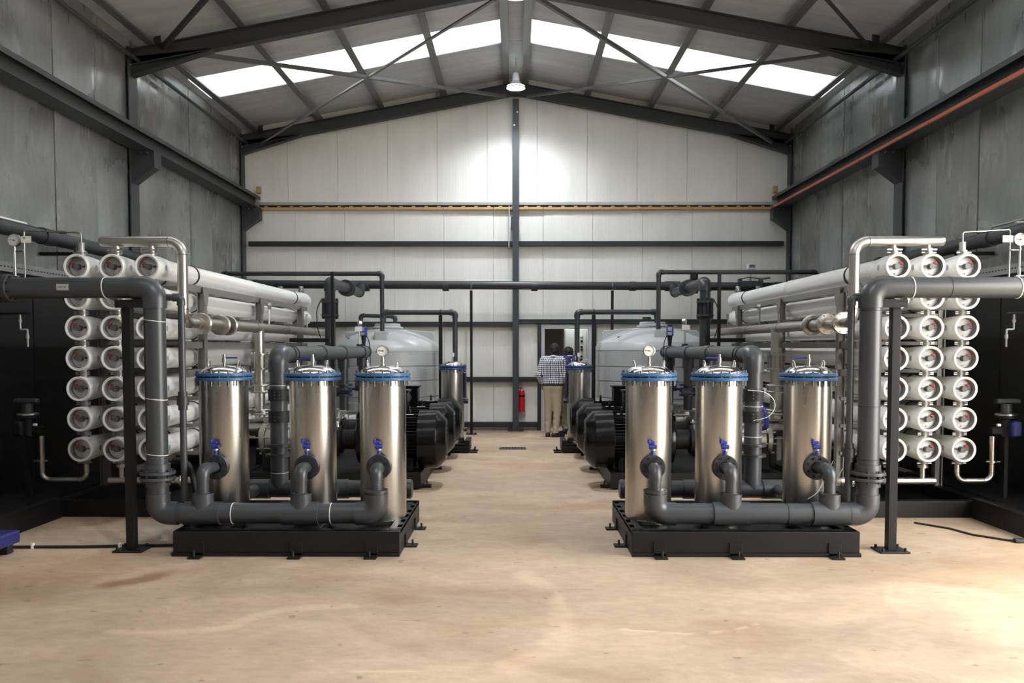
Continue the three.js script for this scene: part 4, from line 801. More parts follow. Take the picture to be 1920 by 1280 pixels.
    part(v, 'indicator', bc(s * 4.7, 0.9, z + 0.1, 0.035, 0.025, 0.03, 0.006), M.white);
    part(v, 'stand', X(4.81, 4.85, 0.17, 0.78, z - 0.02, z + 0.02, 0.004), M.black);
  }
  // ---- low black plinth by the wall
  {
    const t = thing('valve_plinth', `low black steel plinth along the ${sd} wall in front of the rack`, 'plinth', P(4.85, 0, -7.4));
    part(t, 'edge_rail', [X(4.42, 4.48, 0, 0.2, -8.0, -6.9, 0.005)], M.black); part(t, 'deck', X(cols[2] + 0.315, 5.28, 0.0, 0.17, -9.9, -6.95, 0.005), M.black); part(t, 'cover', X(4.48, cols[2] + 0.315, 0.0, 0.165, -8.0, -6.95, 0.005), M.black);
  }
  // ---- instrument line from the wall-side top vessel
  {
    const z = zv - 0.115, a = cols[2], t = thing('gauge_line', `steel instrument line with dial gauge above the wall-side vessels, ${sd}`, 'instrument', P(a, 2.56, z));
    part(t, 'fitting', [cyl(P(a, 2.545, z), P(a, 2.6, z), 0.045, 0.045, 16), cyl(P(a, 2.6, z), P(a, 2.68, z), 0.03, 0.03, 6)], M.galv);
    part(t, 'tube', sweep(rounded([P(a, 2.66, z), P(a, 2.775, z), P(4.82, 2.8, z), P(4.82, 2.3, z)], 0.02), 0.008, 8), M.bolt);
    part(t, 'needle_valve', [cyl(P(a + 0.13, 2.78, z), P(a + 0.22, 2.783, z), 0.014, 0.014, 8)], M.bolt);
    gauge(t, P(4.9, 2.7, z + 0.03), 0.06, 0.35);
    part(t, 'tee_branch', cyl(P(4.9, 2.6, z + 0.03), P(4.82, 2.6, z + 0.02), 0.012, 0.012, 8), M.bolt);
    part(t, 'isolating_tap', [cyl(P(4.9, 2.42, z + 0.03), P(4.9, 2.33, z + 0.03), 0.018, 0.018, 10), X(4.86, 4.95, 2.34, 2.355, z + 0.01, z + 0.05, 0.004)], M.bolt);
    const c = document.createElement('canvas'); c.width = 128; c.height = 84; const x = c.getContext('2d'); x.fillStyle = '#f2efe6'; x.fillRect(0, 0, 128, 84); x.fillStyle = '#555'; for (let i = 0; i < 9; i++) x.fillRect(18 + i * 4, 8, 2 + (i % 2), 30);
    const tx = new THREE.CanvasTexture(c); tx.colorSpace = THREE.SRGBColorSpace;
    part(t, 'paper_tag', new THREE.PlaneGeometry(0.1, 0.065).translate(s * 4.77, 2.705, z + 0.05), new THREE.MeshStandardMaterial({ map: tx, roughness: 0.6, side: THREE.DoubleSide }), 'white paper tag');
    const sv = thing('sample_valves', `small stainless sample valves hanging below the pipe, ${far}`, 'valve', P(4.8, 1.7, z));
    part(sv, 'manifold', sweep(rounded([P(4.88, 1.98, z), P(4.88, 1.83, z), P(4.81, 1.83, z), P(4.81, 1.66, z)], 0.01), 0.01, 8), M.galv);
    part(sv, 'tap', cyl(P(4.81, 1.74, z), P(4.81, 1.78, z), 0.018, 0.018, 8), M.galv); part(sv, 'tap', cyl(P(4.88, 1.9, z), P(4.88, 1.93, z), 0.018, 0.018, 8), M.galv);
    part(sv, 'bracket', X(4.79, 4.95, 1.98, 2.0, z - 0.03, z + 0.03, 0.003), M.black);
    part(sv, 'wall_arm', X(4.9, 5.31, 1.975, 1.995, z - 0.025, z + 0.025), M.black);
  }
  // ---- wall lining and cable tray
  {
    const w = thing(`wall_${L ? 'lining_left' : 'lining_right'}`, `matt black sheeting over the lower ${sd} wall`, 'wall lining', [0, 0, 0], null, 'structure');
    for (let z = -6.3, i = 0; z > -16.2; z -= 1.42, i++) part(w, 'sheet', X(5.31 + 0.006 * (i % 2), WX - 0.008, 0, 2.42, Math.max(z - 1.41, -16.24), z, 0.003), M.sheet);
    const t = thing('cable_tray', `perforated galvanised cable tray above the black sheeting, ${sd} wall`, 'cable tray', P(5.3, 2.45, -11));
    part(t, 'side_plate', X(5.27, 5.278, 2.44, 2.54, -15.9, -6.3), M.galv); part(t, 'base', X(5.278, 5.37, 2.44, 2.448, -15.9, -6.3), M.galv);
    const slots = []; for (let z = -6.4; z > -15.8; z -= 0.06) slots.push(X(5.2685, 5.2705, 2.485, 2.497, z - 0.03, z)); const sl = part(t, 'slots', slots, M.black); sl.userData.kind = 'stuff';
    const c = thing('cable_conduit', `thin ${L ? 'white' : 'grey'} conduit above the ring main, ${sd} wall`, 'conduit', P(5.08, 2.936, -9));
    part(c, 'tube', cyl(P(5.08, 2.936, -8.35 - (L ? 0.3 : 0.6)), P(5.08, 2.936, -5.5), 0.012, 0.012, 10), L ? M.white : M.galv);
    part(c, 'clip', [X(5.06, 5.36, 2.917, 2.924, -7.5, -7.47), X(5.06, 5.36, 2.917, 2.924, -8.5, -8.47)], M.galv);
  }
  // ---- poly storage tank
  {
    const R = L ? 0.91 : 0.965, a = L ? 2.2 : 2.3, z = L ? -14.25 : -13.98, at = P(a, 0, z), k = R / 0.91;
    const t = thing('storage_tank', `grey ribbed plastic water tank behind the ${sd} pumps`, 'tank', at);
    const prof = [[R, 0]]; const yr = L ? 1.575 : 1.595; for (const y of [0.27, 0.55, 0.83, 1.1, 1.34]) prof.push([R, y - 0.012], [R - 0.014, y - 0.006], [R - 0.014, y + 0.006], [R, y + 0.012]);
    prof.push([R, yr - 0.006], [R - 0.012, yr], [R, yr + 0.008], [R - 0.01, yr + 0.06], [R - 0.06, yr + 0.14], [R * 0.75, yr + 0.24], [R * 0.5, yr + 0.33], [0.26, yr + 0.385], [0.25, yr + 0.4], [0, yr + 0.4]);
    part(t, 'body', lathe(prof, at, [0, 1, 0], 56, 0.5), M.poly);
    const yl = yr + 0.395, lid = part(t, 'lid', lathe([[0.27, 0], [0.27, 0.025], [0.22, 0.04], [0.22, 0.075], [0.21, 0.085], [0, 0.09]], P(a, yl, z), [0, 1, 0], 40), M.poly);
    if (!L) part(lid, 'vent_cap', [cyl(P(a - 0.1, yl + 0.08, z), P(a - 0.1, yl + 0.14, z), 0.06, 0.06, 16), cyl(P(a - 0.1, yl + 0.13, z), P(a - 0.1, yl + 0.17, z), 0.078, 0.07, 16)], M.pvcDark);
    // raised ribs over the shoulder, lifting lugs and inlet box
    for (const k2 of [-1, 1]) for (const zz of [-0.25]) part(t, 'shoulder_fin', (() => { const sh = new THREE.Shape([[0.25, yr + 0.3], [0.25, yr + 0.38], [0.74 * k, yr + 0.335], [0.77 * k, yr + 0.3], [0.77 * k, yr + 0.14]].map((p) => new THREE.Vector2(...p))); const g = new THREE.ExtrudeGeometry(sh, { depth: 0.03, bevelEnabled: true, bevelSize: 0.008, bevelThickness: 0.008, bevelSegments: 1 }); if (k2 < 0) g.rotateY(Math.PI); g.translate(s * a, 0, z + zz); return g; })(), M.poly);
    for (const k2 of [-1, 1]) { const x0 = s * a + k2 * 0.56 * k, zz = z + 0.38 * k, yy = yr + 0.17; const lg = part(t, 'lifting_lug', [bc(x0, yy + 0.03, zz, 0.05, 0.1, 0.05, 0.02)], M.poly); part(lg, 'lug_hole', cyl([x0 - 0.03, yy + 0.05, zz + 0.026], [x0 - 0.0301, yy + 0.05, zz + 0.04], 0.02, 0.02, 12), M.hub); }
    part(t, 'inlet_box', X(a - 0.1, a + 0.1, yr + 0.16, yr + 0.34, z + 0.4, z + 0.76, 0.015), M.poly);
  }
  // ---- fill pipe into the tank, and the loop from the tank to the far filter
  {
    const zt = (L ? -14.25 : -13.98) + 0.56, a = L ? 2.2 : 2.3;
    const t = thing('tank_fill_pipe', `slim dark pipe dropping into the ${sd} tank from above`, 'pipe', P(a, 1.9, zt));
    run(t, [P(a, 1.9, zt), P(a, 2.86, zt), P(4.8, 2.86, zt), P(4.97, 2.84, zt - 0.3)], 0.036, M.pvcDark, { R: 1.2, socket: 1.0, fat: 1.2 });
    const z2 = -13.9, u = thing('tank_outlet_loop', `dark pipe looping from the ${sd} tank top down to the far filter`, 'pipe', P(1.0, 0, z2));
    run(u, [P(L ? 2.18 : 2.3, 2.05, z2 + (L ? 0.2 : 0.35)), P(L ? 2.18 : 2.3, 2.225, z2 + (L ? 0.2 : 0.35)), P(1.0, 2.225, z2 + (L ? 0.2 : 0.35)), P(1.0, 0.25, z2 + (L ? 0.2 : 0.35))], 0.042, M.pvcDark, { R: 1.2, socket: 1.0, fat: 1.2 });
    const zs = z2 + (L ? 0.2 : 0.35), p = thing('pipe_prop', `thin black prop under the pipe loop beside the ${sd} tank`, 'post', P(L ? 1.27 : 1.3, 0, zs));
    const ap = L ? 1.24 : 1.27; part(p, 'upright', X(ap - 0.03, ap + 0.03, 0, 2.18, zs - 0.03, zs + 0.03, 0.004), M.black); part(p, 'u_bolt', torus(P(ap, 2.225, zs), [1, 0, 0], 0.05, 0.006, 20, 6), M.black); part(p, 'foot_plate', X(ap - 0.08, ap + 0.08, 0, 0.012, zs - 0.08, zs + 0.08), M.black);
  }
  if (L) { const u = thing('breather_pipe', 'small dark pipe loop behind the left tank lid', 'pipe', [-2.45, 2.0, -14.7]); run(u, [[-2.72, 1.9, -14.6], [-2.72, 2.21, -14.6], [-2.12, 2.19, -14.6], [-2.12, 1.96, -14.6]], 0.034, M.pvcDark, { R: 1.2, socket: 0.8, fat: 1.2 }); }
  // ---- far filter on its own small skid
  {
    const z = -13.15, t = thing('small_skid', `small black skid under the far filter, ${sd} of the aisle`, 'skid', P(1.0, 0, z));
    part(t, 'frame', [X(0.72, 1.32, 0.02, 0.1, -13.45, -12.88, 0.005), X(0.72, 0.8, 0.1, 0.2, -13.45, -12.88, 0.005)], M.black);
    part(t, 'pedestal', X(0.8, 1.24, 0.1, 0.14, -13.4, -12.92, 0.005), M.black);
    for (const zz of [-12.95, -13.2]) { const f = part(t, 'anchor_foot', X(0.6, 0.72, 0, 0.02, zz - 0.04, zz + 0.04, 0.003), M.black); part(f, 'anchor_bolt', cyl(P(0.65, 0.02, zz), P(0.65, 0.07, zz), 0.012, 0.012, 8), M.rubber); }
    part(t, 'pad', X(0.74, 1.3, 0, 0.02, -13.43, -12.9), M.black);
    filterHousing(`steel filter with dark blue rim near the far end, ${sd} of the aisle`, 0.182, 1.16, 'sensor', 1, std(0.02, 0.06, 0.22, 0.42)).position.set(s * 1.0, 0.14, z);
    const v = thing('side_valve', `dark blue valve block on the side of the far filter, ${sd}`, 'valve', P(0.8, 0.7, z));
    part(v, 'body', [X(0.785, 0.815, 0.85, 1.25, z - 0.05, z + 0.05, 0.012), cyl(P(0.82, 0.8, z), P(0.755, 0.8, z), 0.04, 0.04, 14)], std(0.01, 0.012, 0.05, 0.4));
    part(v, 'pipe_stub', cyl(P(0.825, 0.35, z), P(0.775, 0.35, z), 0.035, 0.035, 14), M.pvcDark);
  }
  // ---- valve stack between the wall header and the pumps
  {
    const a = L ? 2.9 : 2.95, z = -12.98, r = 0.082, t = thing('header_drop', `dark vertical pipe with flanged valve joining the back header, ${sd}`, 'pipework', P(a, 0.3, z));
    run(t, [P(a, 0.3, z), P(a, 2.665, z), P(a, 2.665, -15.45), P(a, 2.79, -15.64)], r, M.pvcDark, { R: 1.1, socket: 0.6, seg: 22 });
    for (const y of [2.36, 2.15]) part(t, 'flange', [cyl(P(a, y - 0.015, z), P(a, y + 0.015, z), 0.135, 0.135, 24)], M.pvcDark);
    part(t, 'valve_body', cyl(P(a, 2.17, z), P(a, 2.34, z), 0.105, 0.105, 24), std(0.02, 0.022, 0.035, 0.5));
    part(t, 'studs', ringBolts(P(a, 2.255, z), [0, 1, 0], 0.118, 0.32, 0.008, 10), M.black);
    for (const zz of [-14.2, -14.34]) part(t, 'flange', cyl(P(a, 2.665, zz - 0.02), P(a, 2.665, zz + 0.02), 0.14, 0.14, 24), M.pvcDark);
    part(t, 'tee', cyl(P(a - 0.14, 2.8, -15.7), P(a + 0.14, 2.8, -15.7), 0.094, 0.094, 22), M.pvcDark);
    part(t, 'cable', sweep(rounded([P(a + 0.12, 2.4, z + 0.05), P(a + 0.2, 2.25, z + 0.05), P(a + 0.19, 1.95, z + 0.05), P(a + 0.14, 1.8, z + 0.05)], 0.1), 0.008, 6), M.rubber);
    const ap = L ? 2.79 : 3.12, zp = L ? -12.66 : -12.78, p = thing('strut_post', `slim black strut beside the flanged drop pipe, ${sd}`, 'post', P(ap, 0, zp));
    part(p, 'upright', X(ap - 0.024, ap + 0.024, 0.21, 2.8, zp - 0.024, zp + 0.024, 0.004), M.black); part(p, 'foot_plate', X(ap - 0.08, ap + 0.08, 0.197, 0.21, zp - 0.08, zp + 0.08), M.black);
  }
}
{ // flow transmitter and manual valve on the back header
  const t = thing('flow_transmitter', 'white flow transmitter standing on the back header near the right wall', 'instrument', [4.42, 2.87, -15.7]);
  part(t, 'meter_body', [cyl([4.2, 2.8, -15.7], [4.62, 2.8, -15.7], 0.1, 0.1, 24), cyl([4.2, 2.8, -15.7], [4.23, 2.8, -15.7], 0.15, 0.15, 24), cyl([4.59, 2.8, -15.7], [4.62, 2.8, -15.7], 0.15, 0.15, 24)], M.pvcDark);
  part(t, 'neck', cyl([4.42, 2.88, -15.7], [4.42, 3.1, -15.7], 0.02, 0.02, 12), M.bolt);
  const h = part(t, 'display_housing', bc(4.43, 3.16, -15.7, 0.17, 0.12, 0.1, 0.03), M.white); part(h, 'screen', bc(4.43, 3.17, -15.648, 0.1, 0.055, 0.004), M.hub);
  part(t, 'clamp_arm', sweep([[4.15, 2.93, -15.62], [4.35, 2.97, -15.6], [4.6, 2.93, -15.6], [4.75, 2.95, -15.6]], 0.02, 8), M.bolt);
  const g = thing('gearbox_valve', 'dark gearbox valve on the back header beside the right drop pipe', 'valve', [3.35, 2.8, -15.7]);
  part(g, 'body', [cyl([3.28, 2.8, -15.7], [3.42, 2.8, -15.7], 0.14, 0.14, 24)], M.pvcDark); part(g, 'gearbox', bc(3.35, 2.98, -15.68, 0.14, 0.12, 0.12, 0.02), M.black);
}
{ // ring main along the side walls and across the back
  const t = thing('ring_main', 'long dark header pipe along both side walls and across the back wall', 'pipe', [0, 2.8, -15.7]);
  run(t, [[-5.05, 2.84, -5.6], [-5.05, 2.84, -15.7], [5.05, 2.79, -15.7], [5.05, 2.82, -5.6]], 0.078, M.pvcDark, { R: 1.3, socket: 0.9, seg: 22 });
  for (const x of [-3.2, -1.32, 0.35, 2.2]) part(t, 'coupling', cyl([x - 0.06, 2.8, -15.7], [x + 0.06, 2.8, -15.7], 0.09, 0.09, 22), M.pvcDark);
  for (const s of [-1, 1]) for (const z of [-8.9, -9.0, -11.6]) part(t, 'coupling', cyl([s * 5.05, s < 0 ? 2.84 : 2.812, z - 0.05], [s * 5.05, s < 0 ? 2.84 : 2.812, z + 0.05], 0.09, 0.09, 22), M.pvcDark);
  for (const s of [-1, 1]) for (const z of [-9.4, -11.4, -13.4]) part(t, 'wall_bracket', [bx(s * 4.95, s * 5.36, 2.69, 2.725, z - 0.04, z + 0.04, 0.003), bx(s * 4.95, s * 4.97, 2.69, 2.8, z - 0.04, z + 0.04, 0.003)], M.black);
  for (const [x, lb] of [[-0.84, 'left of the wind post'], [1.82, 'right of the doorway']]) {
    const p = thing('header_post', `thin black post under the back header, ${lb}`, 'post', [x, 0, -15.7]);
    part(p, 'upright', bx(x - 0.025, x + 0.025, 0.01, 2.72, -15.725, -15.675, 0.003), M.black);
    part(p, 'u_bolt', torus([x, 2.795, -15.7], [1, 0, 0], 0.082, 0.006, 22, 6), M.galv);
    const b = part(p, 'base_plate', bx(x - 0.1, x + 0.1, 0, 0.012, -15.8, -15.6, 0.002), M.black); part(b, 'bolt', [cyl([x - 0.08, 0.01, -15.63], [x - 0.08, 0.045, -15.63], 0.012, 0.012, 6), cyl([x + 0.08, 0.01, -15.63], [x + 0.08, 0.045, -15.63], 0.012, 0.012, 6)], M.rubber);
  }
}
// ---------------------------------------------------------------- people
function nets(f, mn, mx, h) {                     // surface nets over a distance field
  const n = [0, 1, 2].map((i) => Math.ceil((mx[i] - mn[i]) / h) + 1), [nx, ny, nz] = n, F = new Float32Array(nx * ny * nz), id = (i, j, k) => (k * ny + j) * nx + i;
  for (let k = 0; k < nz; k++) for (let j = 0; j < ny; j++) for (let i = 0; i < nx; i++) F[id(i, j, k)] = f(mn[0] + i * h, mn[1] + j * h, mn[2] + k * h);
  const vid = new Int32Array(nx * ny * nz).fill(-1), pos = [], idx = [];
  for (let k = 0; k < nz - 1; k++) for (let j = 0; j < ny - 1; j++) for (let i = 0; i < nx - 1; i++) {
    let c = 0, sx = 0, sy = 0, sz = 0;
    const v = (a, b, d) => F[id(i + a, j + b, k + d)];
    for (let e = 0; e < 12; e++) {
      const ax = e >> 2, u = e & 1, w = (e >> 1) & 1, p = ax === 0 ? [0, u, w] : ax === 1 ? [u, 0, w] : [u, w, 0], q = [...p]; q[ax] = 1;
      const a = v(...p), b = v(...q);
      if ((a < 0) !== (b < 0)) { const t = a / (a - b); sx += p[0] + (q[0] - p[0]) * t; sy += p[1] + (q[1] - p[1]) * t; sz += p[2] + (q[2] - p[2]) * t; c++; }
    }
    if (c) { vid[id(i, j, k)] = pos.length / 3; pos.push(mn[0] + (i + sx / c) * h, mn[1] + (j + sy / c) * h, mn[2] + (k + sz / c) * h); }
  }
  const quad = (a, b, c, d, flip) => { if (a < 0 || b < 0 || c < 0 || d < 0) return; flip ? idx.push(a, c, b, a, d, c) : idx.push(a, b, c, a, c, d); };
  for (let k = 1; k < nz - 1; k++) for (let j = 1; j < ny - 1; j++) for (let i = 1; i < nx - 1; i++) {
    const a = F[id(i, j, k)] < 0;
    if (a !== F[id(i + 1, j, k)] < 0) quad(vid[id(i, j - 1, k - 1)], vid[id(i, j, k - 1)], vid[id(i, j, k)], vid[id(i, j - 1, k)], !a);
    if (a !== F[id(i, j + 1, k)] < 0) quad(vid[id(i - 1, j, k - 1)], vid[id(i - 1, j, k)], vid[id(i, j, k)], vid[id(i, j, k - 1)], !a);
    if (a !== F[id(i, j, k + 1)] < 0) quad(vid[id(i - 1, j - 1, k)], vid[id(i, j - 1, k)], vid[id(i, j, k)], vid[id(i - 1, j, k)], !a);
  }
  const g = new THREE.BufferGeometry(); g.setAttribute('position', new THREE.Float32BufferAttribute(pos, 3)); g.setIndex(idx); g.computeVertexNormals();
  g.setAttribute('uv', new THREE.Float32BufferAttribute(new Float32Array(pos.length / 3 * 2), 2));
  return g;
}
const smin = (a, b, k) => { const h = Math.max(k - Math.abs(a - b), 0) / k; return Math.min(a, b) - h * h * k * 0.25; };
const cap = (a, b, ra, rb, sz = 1) => (x, y, z) => {     // tapered capsule, flattened in z by sz
  const bx_ = b[0] - a[0], by = b[1] - a[1], bz = b[2] - a[2], px = x - a[0], py = y - a[1], pz = z - a[2];
  const h = Math.max(0, Math.min(1, (px * bx_ + py * by + pz * bz) / (bx_ * bx_ + by * by + bz * bz + 1e-9)));
  const dx = px - bx_ * h, dy = py - by * h, dz = (pz - bz * h) / sz;
  return Math.sqrt(dx * dx + dy * dy + dz * dz) - (ra + (rb - ra) * h);
};
const join = (list, k, grow = 0) => (x, y, z) => { let d = 9; for (const f of list) d = smin(d, f(x, y, z), k); return d - grow; };
function hand(w, dir, k) {                        // palm and five bent fingers hanging from wrist w along dir
  const D = V(dir).normalize(), S = new THREE.Vector3(1, 0, 0), Nn = D.clone().cross(S).normalize(), W = Nn;   // fingers spread front to back
  const p = (a, b, c) => V(w).addScaledVector(D, a).addScaledVector(W, b).addScaledVector(S, c * k).toArray(), out = [cap(p(0, 0, 0), p(0.075, 0, 0), 0.024, 0.03)];
  [[-0.028, 0.062], [-0.01, 0.074], [0.009, 0.068], [0.027, 0.052]].forEach(([b, l]) => { out.push(cap(p(0.075, b, 0), p(0.075 + l * 0.55, b * 1.05, 0.004), 0.0095, 0.009), cap(p(0.075 + l * 0.55, b * 1.05, 0.004), p(0.075 + l, b * 1.05, 0.022), 0.009, 0.008)); });
  out.push(cap(p(0.02, -0.026, 0.005), p(0.055, -0.05, 0.018), 0.011, 0.0095), cap(p(0.055, -0.05, 0.018), p(0.085, -0.052, 0.026), 0.0095, 0.0085));
  return out;
}
function person(o, turn, label, J, mats) {
  const t = thing('person', label, 'person', [0, 0, 0]); t.position.set(...o); t.rotation.y = turn; t.scale.set(0.9, 1, 0.95);
  const torso = [cap([-0.1, 1.36, 0], [-0.085, 1.0, 0], 0.115, 0.105, 0.95), cap([0.1, 1.36, 0], [0.085, 1.0, 0], 0.115, 0.105, 0.95), cap([-0.15, 1.41, 0], [0.15, 1.41, 0], 0.07, 0.07)];
  const arm = (k) => [cap(J.sh(k), J.el(k), 0.062, 0.047), cap(J.el(k), J.wr(k), 0.045, 0.03)];
  const legs = (k) => [cap([k * 0.085, 0.9, 0], J.kn(k), 0.098, 0.066), cap(J.kn(k), J.an(k), 0.062, 0.045)];
  const pelvis = [cap([-0.075, 0.93, 0], [0.075, 0.93, 0], 0.115, 0.115, 0.95)];
  const H = J.head, headP = [cap([H[0], H[1] + 0.015, H[2] + 0.012], [H[0], H[1] + 0.03, H[2] - 0.02], 0.088, 0.084), cap([H[0], H[1] - 0.03, H[2] - 0.03], [H[0], H[1] - 0.075, H[2] - 0.045], 0.066, 0.045), cap([H[0], H[1] - 0.005, H[2] - 0.1], [H[0], H[1] - 0.03, H[2] - 0.115], 0.011, 0.015), cap([H[0] - 0.092, H[1] + 0.01, H[2]], [H[0] - 0.092, H[1] - 0.025, H[2]], 0.014, 0.011), cap([H[0] + 0.092, H[1] + 0.01, H[2]], [H[0] + 0.092, H[1] - 0.025, H[2]], 0.014, 0.011)];
  const neck = [cap([0, 1.43, 0.01], [H[0], H[1] - 0.05, H[2] + 0.01], 0.058, 0.052)];
  const mn = [-0.42, -0.01, -0.36], mx = [0.42, 1.76, 0.24];
  const body = join([...torso, ...pelvis, ...arm(-1), ...arm(1), ...legs(-1), ...legs(1), ...neck], 0.03, -0.012);
  const hands = [-1, 1].flatMap((k) => { const w = V(J.wr(k)), d = w.clone().sub(V(J.el(k))).normalize(); return hand(w.toArray(), d.toArray(), -k); });
  const hg = (k) => { const w = J.wr(k); return nets(join(hand(w, V(w).sub(V(J.el(k))).toArray(), -k), 0.01), [w[0] - 0.1, w[1] - 0.19, w[2] - 0.17], [w[0] + 0.1, w[1] + 0.08, w[2] + 0.12], 0.004); };
  const sk = part(t, 'body', [nets((x, y, z) => body(x, y, z), mn, [0.42, 1.56, 0.24], 0.014), nets(join([...headP, cap([0, 1.42, 0.01], [H[0], H[1] - 0.05, H[2] + 0.01], 0.05, 0.05)], 0.025), [H[0] - 0.15, 1.38, H[2] - 0.17], [H[0] + 0.15, 1.76, H[2] + 0.15], 0.006), hg(-1), hg(1)], mats.skin);
  part(sk, 'eyes', [-1, 1].map((k) => new THREE.SphereGeometry(0.011, 8, 6).translate(H[0] + k * 0.033, H[1] + 0.008, H[2] - 0.09)), M.white);
  part(sk, 'mouth', bc(H[0], H[1] - 0.06, H[2] - 0.1, 0.045, 0.008, 0.01, 0.003), std(0.2, 0.07, 0.06, 0.6));
  const hairF = join([cap([H[0], H[1] + 0.035, H[2] + 0.02], [H[0], H[1] + 0.045, H[2] - 0.015], 0.096, 0.09), cap([H[0], H[1] - 0.02, H[2] + 0.045], [H[0], H[1] - 0.045, H[2] + 0.04], 0.066, 0.05)], 0.03);
  part(t, 'hair', nets((x, y, z) => { const n = 0.008 * Math.sin(x * 130 + y * 60) * Math.sin(y * 120 + z * 90); return Math.max(hairF(x, y, z) + n, -(z - (H[2] - 0.07)) - 0.0 - (y - H[1] - 0.04) * 1.2); }, [H[0] - 0.14, H[1] - 0.14, H[2] - 0.14], [H[0] + 0.14, H[1] + 0.17, H[2] + 0.16], 0.006), mats.hair);
  const sl = mats.sleeve ?? 1.0, sleeve = (k) => { const e = V(J.el(k)), w = V(J.wr(k)), q = e.clone().lerp(w, sl).toArray(); return [cap(J.sh(k), J.el(k), 0.072, 0.056), cap(J.el(k), q, 0.055, 0.044)]; };
  const sf = join([...torso, ...sleeve(-1), ...sleeve(1), cap([-0.085, 0.98, 0], [0.085, 0.98, 0], 0.112, 0.112, 0.95)], 0.035, 0.012);
  const sg = nets((x, y, z) => Math.max(sf(x, y, z) + 0.004 * Math.sin(y * 46 + x * 14) * Math.sin(x * 22 + z * 11 + y * 6), -(y - 0.955)), mn, [0.42, 1.52, 0.24], 0.01);
  const uvs = sg.attributes.uv, pp = sg.attributes.position; for (let i = 0; i < pp.count; i++) uvs.setXY(i, pp.getX(i) * 1.0 + pp.getZ(i) * 0.8, pp.getY(i));
  part(t, 'shirt', sg, mats.shirt);
  part(t, 'collar', torus([H[0] * 0.4, 1.475, 0.008], [0, 1, -0.25], 0.062, 0.018, 24, 8), mats.collar ?? mats.shirt);
  const tf = join([...pelvis, ...legs(-1), ...legs(1)], 0.03, 0.014);
  part(t, 'trousers', nets((x, y, z) => Math.max(tf(x, y, z) + 0.005 * Math.sin(y * 60 + x * 30) * sst(0.7, 0.2, y), y - 0.985, -(y - 0.075)), mn, [0.42, 1.1, 0.24], 0.01), mats.trousers);
  part(t, 'belt', nets((x, y, z) => Math.max(join([...pelvis, cap([-0.085, 0.98, 0], [0.085, 0.98, 0], 0.112, 0.112, 0.95)], 0.03, 0.022)(x, y, z), Math.abs(y - 0.965) - 0.018), [-0.25, 0.92, -0.2], [0.25, 1.01, 0.2], 0.008), M.black);
  for (const k of [-1, 1]) { const a = J.an(k), d = J.toe(k); part(t, 'shoe', nets((x, y, z) => Math.max(join([cap([a[0] - d[0] * 0.05, 0.035, a[2] - d[1] * 0.05], [a[0] + d[0] * 0.17, 0.03, a[2] + d[1] * 0.17], 0.047, 0.04), cap([a[0], 0.04, a[2]], [a[0], 0.09, a[2]], 0.045, 0.042)], 0.03)(x, y, z), -y), [a[0] - 0.26, -0.02, a[2] - 0.26], [a[0] + 0.26, 0.15, a[2] + 0.26], 0.008), mats.shoe); }
  return t;
}
const checkTex = (() => { const c = document.createElement('canvas'); c.width = c.height = 128; const x = c.getContext('2d'); x.fillStyle = '#eeeef0'; x.fillRect(0, 0, 128, 128); x.fillStyle = 'rgba(28,32,56,0.72)'; for (let i = 0; i < 4; i++) { x.fillRect(i * 32, 0, 11, 128); x.fillRect(0, i * 32, 128, 11); } const t = new THREE.CanvasTexture(c); t.wrapS = t.wrapT = THREE.RepeatWrapping; t.repeat.set(7, 7); t.colorSpace = THREE.SRGBColorSpace; return t; })();
person([0.68, 0, -15.3], -0.1, 'person in checked shirt and khaki trousers, back turned, by the doorway', {
  sh: (k) => [k * 0.185, 1.4, 0.01], el: (k) => k < 0 ? [-0.27, 1.14, 0.05] : [0.255, 1.13, 0.0], wr: (k) => k < 0 ? [-0.215, 0.94, -0.08] : [0.235, 0.95, -0.13],
  kn: (k) => k < 0 ? [-0.085, 0.5, -0.02] : [0.095, 0.5, 0.0], an: (k) => k < 0 ? [-0.095, 0.08, 0.02] : [0.07, 0.08, 0.08], toe: (k) => k < 0 ? [-0.1, -0.99] : [0.85, -0.5], head: [0.04, 1.595, -0.06],
}, { skin: std(0.2, 0.1, 0.06, 0.5), hair: std(0.012, 0.01, 0.01, 0.6), shirt: new THREE.MeshStandardMaterial({ map: checkTex, roughness: 0.85 }), collar: std(0.75, 0.75, 0.78, 0.8), trousers: std(0.46, 0.39, 0.28, 0.85), shoe: std(0.012, 0.012, 0.013, 0.4), sleeve: 0.55 });
person([1.02, 0, -15.78], 0.25, 'person with blue sleeves and olive trousers, half hidden behind the checked shirt', {
  sh: (k) => [k * 0.18, 1.36, 0.01], el: (k) => [k * 0.24, 1.1, 0.02], wr: (k) => [k * 0.2, 0.96, -0.18],
  kn: (k) => [k * 0.09, 0.48, -0.02], an: (k) => [k * 0.1, 0.08, 0.02], toe: (k) => k < 0 ? [-0.8, 0.3] : [0.2, -0.98], head: [0.0, 1.53, -0.05],
}, { skin: std(0.17, 0.085, 0.05, 0.5), hair: std(0.008, 0.008, 0.008, 0.6), shirt: std(0.03, 0.035, 0.16, 0.8), collar: std(0.55, 0.45, 0.4, 0.8), trousers: std(0.22, 0.2, 0.12, 0.85), shoe: std(0.012, 0.012, 0.013, 0.4), sleeve: 0.9 });

